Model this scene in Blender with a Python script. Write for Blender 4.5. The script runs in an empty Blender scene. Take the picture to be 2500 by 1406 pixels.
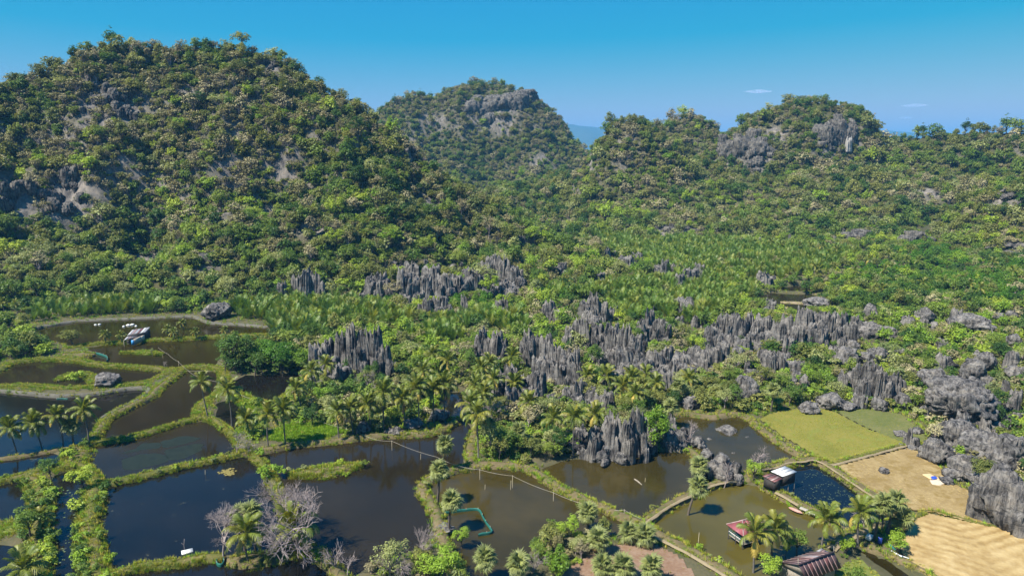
import bpy, math, random
import numpy as np
from mathutils import Vector, Matrix

random.seed(5)
RG = np.random.default_rng(11)
SC = bpy.context.scene
COL = SC.collection

# ------------------------------------------------------------------ camera
F = 1666.7                       # focal length in photograph pixels (2500 wide)
CAMZ = 60.0
PITCH = math.atan((703 - 370) / F)
cam = bpy.data.cameras.new("camera")
cam.lens = 24.0
cam.sensor_width = 36.0
cam.clip_end = 90000
camo = bpy.data.objects.new("camera", cam)
camo.location = (0, 0, CAMZ)
camo.rotation_euler = (math.pi / 2 - PITCH, 0, 0)
COL.objects.link(camo)
SC.camera = camo

# ------------------------------------------------------------------ sky, sun, exposure
SUN = Vector((-0.86, -0.50, 1.42)).normalized()
elev = math.asin(SUN.z)
azim = math.atan2(SUN.x, SUN.y)
w = bpy.data.worlds.new("World")
SC.world = w
w.use_nodes = True
nt = w.node_tree
nt.nodes.clear()
sk = nt.nodes.new("ShaderNodeTexSky")
sk.sky_type = 'NISHITA'
sk.sun_disc = False
sk.sun_elevation = elev
sk.sun_rotation = azim
sk.altitude = 200
sk.air_density = 1.0
sk.dust_density = 0.35
sk.ozone_density = 3.2
hs = nt.nodes.new("ShaderNodeHueSaturation")
hs.inputs['Hue'].default_value = 0.482
hs.inputs['Saturation'].default_value = 1.32
hs.inputs['Value'].default_value = 1.0
bgn = nt.nodes.new("ShaderNodeBackground")
bgn.inputs['Strength'].default_value = 0.0502
wo = nt.nodes.new("ShaderNodeOutputWorld")
nt.links.new(sk.outputs[0], hs.inputs['Color'])
sep = nt.nodes.new("ShaderNodeSeparateColor")
cmb = nt.nodes.new("ShaderNodeCombineColor")
nt.links.new(hs.outputs[0], sep.inputs[0])
for ch, (mul, add) in enumerate(((1.45, -2.3), (0.60, 1.30), (-0.2, 7.3))):
    ma = nt.nodes.new("ShaderNodeMath")
    ma.operation = 'MULTIPLY_ADD'
    ma.inputs[1].default_value = mul
    ma.inputs[2].default_value = add
    mx = nt.nodes.new("ShaderNodeMath")
    mx.operation = 'MAXIMUM'
    mx.inputs[1].default_value = 0.04
    nt.links.new(sep.outputs[ch], ma.inputs[0])
    nt.links.new(ma.outputs[0], mx.inputs[0])
    nt.links.new(mx.outputs[0], cmb.inputs[ch])
nt.links.new(cmb.outputs[0], bgn.inputs['Color'])
nt.links.new(bgn.outputs[0], wo.inputs['Surface'])

sl = bpy.data.lights.new("sun", 'SUN')
sl.energy = 5.0
sl.angle = math.radians(0.53)
sl.color = (1.0, 0.95, 0.86)
so = bpy.data.objects.new("sun", sl)
so.rotation_euler = SUN.to_track_quat('Z', 'Y').to_euler()
so.location = (-300, -200, 500)
COL.objects.link(so)

SC.view_settings.view_transform = 'Standard'
SC.view_settings.look = 'None'
SC.view_settings.exposure = 1.05
SC.view_settings.gamma = 1.0
SC.view_settings.use_curve_mapping = False
SC.render.engine = 'CYCLES'
cy = SC.cycles
cy.max_bounces = 6
cy.diffuse_bounces = 3
cy.glossy_bounces = 2
cy.transmission_bounces = 3
cy.volume_bounces = 0
cy.transparent_max_bounces = 4
cy.caustics_reflective = False
cy.caustics_refractive = False
cy.use_denoising = True
cy.denoiser = 'OPENIMAGEDENOISE'
cy.denoising_prefilter = 'ACCURATE'
cy.denoising_input_passes = 'RGB_ALBEDO_NORMAL'
cy.sample_clamp_indirect = 4.0

# ------------------------------------------------------------------ projection helpers (back-projection of photo points on the land)
cP, sP = math.cos(PITCH), math.sin(PITCH)


def ray(px, py):
    px = np.asarray(px, float)
    py = np.asarray(py, float)
    x = (px - 1250) / F
    u = (703 - py) / F
    return np.stack([x, cP + u * sP, -sP + u * cP], -1)


def G(px, py, z=0.0):
    d = ray(px, py)
    t = (z - CAMZ) / np.minimum(d[..., 2], -1e-4)
    return np.stack([d[..., 0] * t, d[..., 1] * t, np.full_like(t, z)], -1)


def PD(px, py, Y):
    d = ray(px, py)
    t = Y / d[..., 1]
    return np.stack([d[..., 0] * t, d[..., 1] * t, CAMZ + d[..., 2] * t], -1)


def proj(p):
    p = np.asarray(p, float)
    x, y, z = p[..., 0], p[..., 1], p[..., 2] - CAMZ
    f = y * cP - z * sP
    u = y * sP + z * cP
    f = np.maximum(f, 1e-3)
    return 1250 + F * x / f, 703 - F * u / f, f


# ------------------------------------------------------------------ noise
def _h(i, j, k, s):
    n = (i * 374761393 + j * 668265263 + k * 2147483647 + s * 1274126177) & 0xFFFFFFFF
    n = ((n ^ (n >> 13)) * 1274126177) & 0xFFFFFFFF
    n = n ^ (n >> 16)
    return (n & 0xFFFF) / 65535.0


def vn(x, y, z=None, s=0):
    x = np.asarray(x, float)
    y = np.asarray(y, float)
    if z is None:
        xi, yi = np.floor(x).astype(np.int64), np.floor(y).astype(np.int64)
        xf, yf = x - xi, y - yi
        xf = xf * xf * (3 - 2 * xf)
        yf = yf * yf * (3 - 2 * yf)
        a = _h(xi, yi, 0, s) * (1 - xf) + _h(xi + 1, yi, 0, s) * xf
        b = _h(xi, yi + 1, 0, s) * (1 - xf) + _h(xi + 1, yi + 1, 0, s) * xf
        return a * (1 - yf) + b * yf
    z = np.asarray(z, float)
    xi, yi, zi = np.floor(x).astype(np.int64), np.floor(y).astype(np.int64), np.floor(z).astype(np.int64)
    xf, yf, zf = x - xi, y - yi, z - zi
    xf = xf * xf * (3 - 2 * xf)
    yf = yf * yf * (3 - 2 * yf)
    zf = zf * zf * (3 - 2 * zf)
    r = 0
    for a in (0, 1):
        for b in (0, 1):
            for c in (0, 1):
                r = r + _h(xi + a, yi + b, zi + c, s) * (xf if a else 1 - xf) * (yf if b else 1 - yf) * (zf if c else 1 - zf)
    return r


def fbm(x, y, z=None, o=4, s=0):
    r, a, t = 0, 1.0, 0
    for i in range(o):
        k = 2.03 ** i
        r = r + a * vn(np.asarray(x) * k, np.asarray(y) * k, None if z is None else np.asarray(z) * k, s + i * 17)
        t += a
        a *= 0.5
    return r / t * 2 - 1


def inpoly(px, py, poly):
    px = np.asarray(px, float)
    py = np.asarray(py, float)
    ins = np.zeros(px.shape, bool)
    n = len(poly)
    for i in range(n):
        x1, y1 = poly[i][0], poly[i][1]
        x2, y2 = poly[(i + 1) % n][0], poly[(i + 1) % n][1]
        if y1 == y2:
            continue
        c = ((y1 > py) != (y2 > py)) & (px < (x2 - x1) * (py - y1) / (y2 - y1) + x1)
        ins ^= c
    return ins


def segdist(x, y, poly, closed=True):
    d = np.full(np.shape(x), 1e9)
    n = len(poly)
    for i in range(n if closed else n - 1):
        ax, ay = poly[i][0], poly[i][1]
        bx, by = poly[(i + 1) % n][0], poly[(i + 1) % n][1]
        l2 = (bx - ax) ** 2 + (by - ay) ** 2 + 1e-9
        t = np.clip(((x - ax) * (bx - ax) + (y - ay) * (by - ay)) / l2, 0, 1)
        d = np.minimum(d, np.hypot(x - ax - t * (bx - ax), y - ay - t * (by - ay)))
    return d


# ------------------------------------------------------------------ mesh helpers
def mk_mesh(name, V, faces, mats=(), mi=None, smooth=False):
    V = np.asarray(V, np.float32)
    if not isinstance(faces, (list, tuple)):
        faces = [faces]
    faces = [np.asarray(f, np.int32) for f in faces if len(f)]
    m = bpy.data.meshes.new(name)
    m.vertices.add(len(V))
    m.vertices.foreach_set("co", V.ravel())
    tot = np.concatenate([np.full(len(f), f.shape[1], np.int32) for f in faces])
    st = np.concatenate([[0], np.cumsum(tot)[:-1]]).astype(np.int32)
    m.loops.add(int(tot.sum()))
    m.loops.foreach_set("vertex_index", np.concatenate([f.ravel() for f in faces]))
    m.polygons.add(len(tot))
    m.polygons.foreach_set("loop_start", st)
    m.polygons.foreach_set("loop_total", tot)
    for a in mats:
        m.materials.append(a)
    if mi is not None:
        m.polygons.foreach_set("material_index", np.asarray(mi, np.int32))
    if smooth:
        m.polygons.foreach_set("use_smooth", np.ones(len(tot), bool))
    m.update(calc_edges=True)
    return m


class MB:
    """collects vertices and faces of one mesh"""

    def __init__(s):
        s.v, s.q, s.t, s.n, s.mq, s.mt = [], [], [], 0, [], []

    def add(s, V, Q=None, T=None, m=0):
        V = np.asarray(V, float).reshape(-1, 3)
        if Q is not None and len(Q):
            s.q.append(np.asarray(Q) + s.n)
            s.mq.append(np.full(len(Q), m))
        if T is not None and len(T):
            s.t.append(np.asarray(T) + s.n)
            s.mt.append(np.full(len(T), m))
        s.v.append(V)
        s.n += len(V)
        return s

    def box(s, a, b, m=0):
        (x0, y0, z0), (x1, y1, z1) = a, b
        V = [(x0, y0, z0), (x1, y0, z0), (x1, y1, z0), (x0, y1, z0), (x0, y0, z1), (x1, y0, z1), (x1, y1, z1), (x0, y1, z1)]
        return s.add(V, [(0, 3, 2, 1), (4, 5, 6, 7), (0, 1, 5, 4), (1, 2, 6, 5), (2, 3, 7, 6), (3, 0, 4, 7)], m=m)

    def tube(s, pts, rad, seg=6, m=0, cap=True):
        pts = np.asarray(pts, float)
        n = len(pts)
        rad = np.broadcast_to(np.asarray(rad, float), (n,))
        tan = np.gradient(pts, axis=0)
        tan /= np.linalg.norm(tan, axis=1, keepdims=True) + 1e-9
        ref = np.where(np.abs(tan[:, 2:3]) > 0.9, np.array([[1.0, 0, 0]]), np.array([[0, 0, 1.0]]))
        u = np.cross(tan, ref)
        u /= np.linalg.norm(u, axis=1, keepdims=True) + 1e-9
        v = np.cross(tan, u)
        a = np.linspace(0, 2 * np.pi, seg, endpoint=False)
        ring = pts[:, None] + rad[:, None, None] * (np.cos(a)[None, :, None] * u[:, None] + np.sin(a)[None, :, None] * v[:, None])
        i = np.arange(n - 1)[:, None] * seg
        j = np.arange(seg)[None]
        k = (j + 1) % seg
        Q = np.stack([i + j, i + k, i + seg + k, i + seg + j], -1).reshape(-1, 4)
        T = None
        if cap:
            b = (n - 1) * seg
            T = [(b, b + x, b + x + 1) for x in range(1, seg - 1)]
        return s.add(ring.reshape(-1, 3), Q, T, m)

    def mesh(s, name, mats=(), smooth=False):
        V = np.concatenate(s.v) if s.v else np.zeros((0, 3))
        fs, mi = [], []
        if s.q:
            fs.append(np.concatenate(s.q))
            mi.append(np.concatenate(s.mq))
        if s.t:
            fs.append(np.concatenate(s.t))
            mi.append(np.concatenate(s.mt))
        return mk_mesh(name, V, fs, mats, np.concatenate(mi), smooth)


def obj(name, mesh, parent=None, loc=None, rz=None, scale=None, kind=None):
    o = bpy.data.objects.new(name, mesh)
    COL.objects.link(o)
    if parent is not None:
        o.parent = parent
    if loc is not None:
        o.location = [float(c) for c in loc]
    if rz is not None:
        o.rotation_euler = (0, 0, float(rz)) if np.ndim(rz) == 0 else [float(c) for c in rz]
    if scale is not None:
        o.scale = (float(scale),) * 3 if np.ndim(scale) == 0 else [float(c) for c in scale]
    if kind:
        o["kind"] = kind
    return o


def tag(o, label, cat, group=None):
    o["label"] = label
    o["category"] = cat
    if group:
        o["group"] = group
    return o


# ------------------------------------------------------------------ materials
def newmat(name):
    m = bpy.data.materials.new(name)
    m.use_nodes = True
    t = m.node_tree
    b = t.nodes["Principled BSDF"]
    return m, t, b


def N(t, typ, **kw):
    n = t.nodes.new(typ)
    for k, v in kw.items():
        if k.startswith("i_"):
            n.inputs[int(k[2:]) if k[2:].isdigit() else k[2:]].default_value = v
        else:
            setattr(n, k, v)
    return n


def ramp(t, fac, stops):
    r = N(t, "ShaderNodeValToRGB")
    e = r.color_ramp.elements
    while len(e) < len(stops):
        e.new(0.5)
    for x, (p, c) in zip(e, stops):
        x.position = p
        x.color = (*c, 1) if len(c) == 3 else c
    t.links.new(fac, r.inputs[0])
    return r.outputs[0]


def coords(t, scale=(1, 1, 1), obj_space=True):
    tc = N(t, "ShaderNodeTexCoord")
    mp = N(t, "ShaderNodeMapping")
    mp.inputs['Scale'].default_value = scale
    t.links.new(tc.outputs['Object' if obj_space else 'Generated'], mp.inputs[0])
    return mp.outputs[0]


def wpos(t, scale=(1, 1, 1)):
    g = N(t, "ShaderNodeNewGeometry")
    mp = N(t, "ShaderNodeMapping")
    mp.inputs['Scale'].default_value = scale
    t.links.new(g.outputs['Position'], mp.inputs[0])
    return mp.outputs[0]


def noise(t, vec, scale, detail=5, rough=0.55):
    n = N(t, "ShaderNodeTexNoise")
    n.inputs['Scale'].default_value = scale
    n.inputs['Detail'].default_value = detail
    n.inputs['Roughness'].default_value = rough
    t.links.new(vec, n.inputs['Vector'])
    return n.outputs['Fac']


def mix(t, fac, a, b, mode='MIX'):
    m = N(t, "ShaderNodeMix", data_type='RGBA', blend_type=mode)
    for inp, val in ((0, fac), (6, a), (7, b)):
        if isinstance(val, (int, float)):
            m.inputs[inp].default_value = val
        elif isinstance(val, tuple):
            m.inputs[inp].default_value = (*val, 1)
        else:
            t.links.new(val, m.inputs[inp])
    return m.outputs[2]


def bump(t, b, h, strength=0.5, dist=0.1):
    n = N(t, "ShaderNodeBump")
    n.inputs['Strength'].default_value = strength
    n.inputs['Distance'].default_value = dist
    t.links.new(h, n.inputs['Height'])
    t.links.new(n.outputs[0], b.inputs['Normal'])


def plain(name, c, rough=0.7, var=0.25, sc=3.0, metal=0.0):
    m, t, b = newmat(name)
    v = coords(t)
    f = noise(t, v, sc)
    c = tuple(x * .86 for x in c)
    c2 = tuple(max(0, x * (1 - var)) for x in c)
    c3 = tuple(min(1, x * (1 + var)) for x in c)
    t.links.new(ramp(t, f, [(0.3, c2), (0.7, c3)]), b.inputs['Base Color'])
    b.inputs['Roughness'].default_value = rough
    b.inputs['Metallic'].default_value = metal
    bump(t, b, f, 0.2, 0.05)
    return m


def leafmat(name, c1, c2, c3=None, trans=0.33, spec=0.25):
    """leaf colour: varies per plant and per leaf"""
    m, t, b = newmat(name)
    oi = N(t, "ShaderNodeObjectInfo")
    ge = N(t, "ShaderNodeNewGeometry")
    c1, c2, c3 = [None if c is None else (c[0] * 2.12, c[1] * 2.04, c[2] * 1.28) for c in (c1, c2, c3)]
    stops = [(0.0, c1), (1.0, c2)] if c3 is None else [(0.0, c1), (0.55, c2), (1.0, c3)]
    base = ramp(t, oi.outputs['Random'], stops)
    isl = ramp(t, ge.outputs['Random Per Island'], [(0.0, (0.72, 0.72, 0.72)), (1.0, (1.26, 1.26, 1.2))])
    col = mix(t, 1.0, base, isl, 'MULTIPLY')
    t.links.new(col, b.inputs['Base Color'])
    b.inputs['Roughness'].default_value = 0.5
    b.inputs['Specular IOR Level'].default_value = spec
    tr = N(t, "ShaderNodeBsdfTranslucent")
    t.links.new(mix(t, 1.0, col, (1.25, 1.2, 0.5), 'MULTIPLY'), tr.inputs['Color'])
    ms = N(t, "ShaderNodeMixShader")
    ms.inputs[0].default_value = trans
    out = t.nodes["Material Output"]
    t.links.new(b.outputs[0], ms.inputs[1])
    t.links.new(tr.outputs[0], ms.inputs[2])
    t.links.new(ms.outputs[0], out.inputs[0])
    return m


def groundmat(name, stops, sc=0.35, fine=3.0, rough=0.95, bd=0.15, dots=None):
    m, t, b = newmat(name)
    v = wpos(t)
    f = noise(t, v, sc, 6, 0.6)
    g = noise(t, v, fine, 4, 0.65)
    fm = N(t, "ShaderNodeMath", operation='MULTIPLY_ADD', i_1=0.45)
    t.links.new(g, fm.inputs[0])
    ad = N(t, "ShaderNodeMath", operation='MULTIPLY', i_1=0.6)
    t.links.new(f, ad.inputs[0])
    t.links.new(ad.outputs[0], fm.inputs[2])
    stops = [(p, tuple(x * .84 for x in c)) for p, c in stops]
    col = ramp(t, fm.outputs[0], stops)
    if dots:
        d = noise(t, v, dots[0], 3, 0.7)
        col = mix(t, ramp(t, d, [(0.52, (0, 0, 0)), (0.62, (1, 1, 1))]), col, dots[1])
    t.links.new(col, b.inputs['Base Color'])
    b.inputs['Roughness'].default_value = rough
    b.inputs['Specular IOR Level'].default_value = 0.15
    bump(t, b, g, 0.6, bd)
    return m


def watermat(name, c1, c2, scum=None, rough=0.06, sc=0.06, spec=0.5):
    m, t, b = newmat(name)
    v = wpos(t)
    f = noise(t, v, sc, 4, 0.6)
    c1, c2 = [tuple(x * .84 for x in c) for c in (c1, c2)]
    col = ramp(t, f, [(0.35, c1), (0.68, c2)])
    rr = None
    if scum:
        s1 = noise(t, v, scum[0], 6, 0.7)
        mask = ramp(t, s1, [(scum[1], (0, 0, 0)), (scum[1] + 0.06, (1, 1, 1))])
        col = mix(t, mask, col, scum[2])
    t.links.new(col, b.inputs['Base Color'])
    b.inputs['Roughness'].default_value = rough
    b.inputs['IOR'].default_value = 1.33
    b.inputs['Specular IOR Level'].default_value = spec
    vv = wpos(t, (1.0, 1.6, 1.0))
    r1 = noise(t, vv, 2.6, 3, 0.6)
    bump(t, b, r1, 0.10, 0.05)
    return m


def rockmat(name, tone=1.0, warm=0.0, streak=1.0):
    m, t, b = newmat(name)
    v = wpos(t)
    vs = wpos(t, (1, 1, 0.09))
    f = noise(t, v, 0.35, 5, 0.6)
    s = noise(t, vs, 1.5, 6, 0.7)
    a = N(t, "ShaderNodeMath", operation='MULTIPLY_ADD', i_1=0.62)
    t.links.new(s, a.inputs[0])
    f2 = N(t, "ShaderNodeMath", operation='MULTIPLY', i_1=0.42)
    t.links.new(f, f2.inputs[0])
    t.links.new(f2.outputs[0], a.inputs[2])
    k = tone
    col = ramp(t, a.outputs[0], [(0.40, (0.014 * k, 0.014 * k, 0.014 * k)), (0.49, (0.105 * k, 0.102 * k, 0.105 * k)),
                                  (0.56, (0.20 * k + warm, 0.194 * k + warm * .8, 0.198 * k)), (0.72, (0.36 * k + warm, 0.345 * k + warm * .8, 0.345 * k))])
    led = noise(t, wpos(t, (.22, .22, 1.9)), 1.0, 5, .7)
    col = mix(t, 1.0, col, ramp(t, led, [(0.34, (0.30, 0.30, 0.30)), (0.44, (1, 1, 1)), (0.62, (1.04, 1.0, 0.95)), (0.72, (1.35, 1.28, 1.15))]), 'MULTIPLY')
    col = mix(t, 1.0, col, (1.03, 1.0, 0.95), 'MULTIPLY')
    t.links.new(col, b.inputs['Base Color'])
    b.inputs['Roughness'].default_value = 0.9
    b.inputs['Specular IOR Level'].default_value = 0.2
    n1 = noise(t, wpos(t, (1, 1, 0.16)), 3.2, 5, 0.7)
    bump(t, b, n1, 1.0, 0.55)
    return m


M = {}
M['bark'] = plain('bark', (0.11, 0.085, 0.065), 0.9, 0.4, 6)
M['palm_bark'] = plain('palm_bark', (0.13, 0.115, 0.10), 0.9, 0.35, 5)
M['pale_bark'] = plain('pale_bark', (0.33, 0.27, 0.25), 0.9, 0.25, 5)
M['dark'] = leafmat('leaf_dark', (0.018, 0.042, 0.012), (0.032, 0.066, 0.016), (0.05, 0.085, 0.02))
M['mid'] = leafmat('leaf_mid', (0.050, 0.085, 0.018), (0.078, 0.112, 0.026), (0.105, 0.135, 0.035))
M['bright'] = leafmat('leaf_bright', (0.085, 0.145, 0.020), (0.125, 0.18, 0.028), (0.165, 0.205, 0.035))
M['olive'] = leafmat('leaf_olive', (0.060, 0.073, 0.026), (0.086, 0.098, 0.036), (0.110, 0.116, 0.046))
M['dry'] = leafmat('leaf_dry', (0.078, 0.072, 0.044), (0.106, 0.098, 0.064), (0.132, 0.122, 0.084), 0.15)
M['twig'] = leafmat('leaf_twig', (0.095, 0.086, 0.074), (0.13, 0.118, 0.102), (0.165, 0.15, 0.13), 0.05, 0.1)
M['grey'] = leafmat('leaf_greygreen', (0.085, 0.105, 0.062), (0.13, 0.145, 0.085), (0.16, 0.175, 0.11))
M['mangrove'] = leafmat('leaf_mangrove', (0.026, 0.070, 0.008), (0.042, 0.094, 0.011), (0.062, 0.110, 0.014))
M['coco'] = leafmat('coconut_leaf', (0.080, 0.095, 0.018), (0.062, 0.085, 0.018), (0.115, 0.112, 0.024), 0.3, 0.5)
M['coco_old'] = leafmat('old_coconut_leaf', (0.24, 0.18, 0.06), (0.19, 0.155, 0.05), None, 0.25)
M['fan'] = leafmat('fan_leaf', (0.088, 0.108, 0.052), (0.115, 0.132, 0.064), None, 0.25, 0.4)
M['fan_dead'] = leafmat('dead_fan_leaf', (0.30, 0.235, 0.13), (0.24, 0.19, 0.11), None, 0.2)
M['nipa'] = leafmat('nipa_leaf', (0.044, 0.084, 0.014), (0.074, 0.116, 0.022), (0.118, 0.132, 0.028), 0.3, 0.5)
M['grass'] = leafmat('grass_blade', (0.095, 0.130, 0.020), (0.145, 0.160, 0.034), (0.20, 0.175, 0.062), 0.3, 0.15)
M['weed'] = leafmat('weed_blade', (0.075, 0.135, 0.014), (0.11, 0.18, 0.02), None, 0.25, 0.15)
M['soil'] = groundmat('ground_soil', [(0.3, (0.055, 0.06, 0.028)), (0.5, (0.085, 0.08, 0.04)), (0.7, (0.14, 0.115, 0.065))], 0.12, 1.6)
def hillmat():
    m = groundmat('hill_soil', [(0.3, (0.035, 0.045, 0.016)), (0.5, (0.06, 0.062, 0.026)), (0.7, (0.10, 0.085, 0.05))], 0.05, 0.6, bd=0.6)
    t = m.node_tree
    b = t.nodes["Principled BSDF"]
    old = b.inputs['Base Color'].links[0].from_socket
    g = N(t, "ShaderNodeNewGeometry")
    sp = N(t, "ShaderNodeSeparateXYZ")
    t.links.new(g.outputs['True Normal'], sp.inputs[0])
    msk = ramp(t, sp.outputs[2], [(0.42, (1, 1, 1)), (0.62, (0, 0, 0))])
    at = N(t, "ShaderNodeAttribute", attribute_name='rocky')
    msk = mix(t, 1.0, msk, at.outputs['Fac'], 'LIGHTEN')
    rk = ramp(t, noise(t, wpos(t, (1, 1, .12)), .35, 6, .7), [(0.35, (0.045, 0.042, 0.040)), (0.5, (0.14, 0.125, 0.11)), (0.68, (0.25, 0.21, 0.17))])
    t.links.new(mix(t, msk, old, rk), b.inputs['Base Color'])
    return m


M['hill'] = hillmat()
M['hill_old'] = groundmat('hill_soil', [(0.3, (0.06, 0.06, 0.035)), (0.5, (0.10, 0.088, 0.052)), (0.7, (0.15, 0.12, 0.08))], 0.05, 0.6, bd=0.6)
M['bank_grass'] = groundmat('bank_grass', [(0.3, (0.055, 0.075, 0.014)), (0.5, (0.10, 0.105, 0.024)), (0.68, (0.165, 0.13, 0.055))], 0.3, 2.2)
M['bank_mud'] = groundmat('bank_mud', [(0.3, (0.075, 0.07, 0.028)), (0.5, (0.14, 0.11, 0.055)), (0.7, (0.22, 0.165, 0.095))], 0.4, 2.2, dots=(0.8, (0.075, 0.09, 0.02)))
M['bank_grey'] = groundmat('bank_grey', [(0.3, (0.075, 0.07, 0.055)), (0.5, (0.125, 0.116, 0.09)), (0.7, (0.185, 0.17, 0.135))], 0.4, 3.0)
M['clay'] = groundmat('clay', [(0.3, (0.16, 0.09, 0.05)), (0.5, (0.22, 0.135, 0.085)), (0.7, (0.28, 0.20, 0.14))], 0.25, 2.0)
M['path'] = groundmat('path_earth', [(0.3, (0.20, 0.15, 0.085)), (0.6, (0.29, 0.23, 0.14))], 0.5, 3.0)
M['concrete'] = groundmat('concrete', [(0.3, (0.28, 0.25, 0.20)), (0.6, (0.38, 0.35, 0.29))], 0.5, 3.0)
M['rice'] = groundmat('rice_green', [(0.3, (0.105, 0.115, 0.018)), (0.5, (0.185, 0.172, 0.032)), (0.7, (0.25, 0.21, 0.05))], 0.13, 2.0, dots=(0.35, (0.15, 0.155, 0.03)))
M['meadow'] = groundmat('meadow', [(0.3, (0.075, 0.10, 0.022)), (0.5, (0.115, 0.128, 0.036)), (0.7, (0.18, 0.165, 0.065))], 0.12, 1.5)
M['stubble'] = groundmat('stubble', [(0.3, (0.17, 0.115, 0.045)), (0.5, (0.27, 0.192, 0.082)), (0.7, (0.38, 0.285, 0.135))], 0.16, 2.0, dots=(0.45, (0.19, 0.13, 0.045)))
M['straw'] = groundmat('straw', [(0.3, (0.30, 0.205, 0.085)), (0.5, (0.41, 0.295, 0.13)), (0.7, (0.50, 0.375, 0.185))], 0.18, 2.2)
def strawmat():
    m = M['straw']
    t = m.node_tree
    b = t.nodes["Principled BSDF"]
    old = b.inputs['Base Color'].links[0].from_socket
    at = N(t, "ShaderNodeAttribute", attribute_name='row')
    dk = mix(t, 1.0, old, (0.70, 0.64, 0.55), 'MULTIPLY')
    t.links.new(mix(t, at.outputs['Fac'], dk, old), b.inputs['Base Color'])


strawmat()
M['lawn'] = groundmat('lawn', [(0.3, (0.085, 0.12, 0.022)), (0.5, (0.14, 0.165, 0.035)), (0.7, (0.20, 0.19, 0.06))], 0.2, 2.0)
M['rock'] = rockmat('limestone', .92, .012)
M['rock_pale'] = rockmat('limestone_pale', 1.25, 0.02)
M['cliff'] = rockmat('cliff_limestone', .62, 0.02)
M['scar'] = plain('white_scar', (0.33, 0.31, 0.28), 0.9, 0.45, 0.5)
M['w_olive'] = watermat('water_olive', (0.018, 0.014, 0.003), (0.028, 0.021, 0.005), spec=.28)
M['w_brown'] = watermat('water_brown', (0.016, 0.0125, 0.006), (0.026, 0.020, 0.010), spec=.28)
M['w_dark'] = watermat('water_dark', (0.006, 0.006, 0.005), (0.013, 0.011, 0.008), (0.25, 0.63, (0.055, 0.052, 0.03)))
M['w_green'] = watermat('water_green', (0.064, 0.053, 0.010), (0.098, 0.080, 0.018), spec=.4)
M['w_amber'] = watermat('water_amber', (0.030, 0.024, 0.006), (0.060, 0.045, 0.013), spec=.4)
M['w_weed'] = watermat('water_weedy', (0.004, 0.006, 0.007), (0.008, 0.01, 0.01), (1.1, 0.66, (0.20, 0.22, 0.15)))

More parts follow.
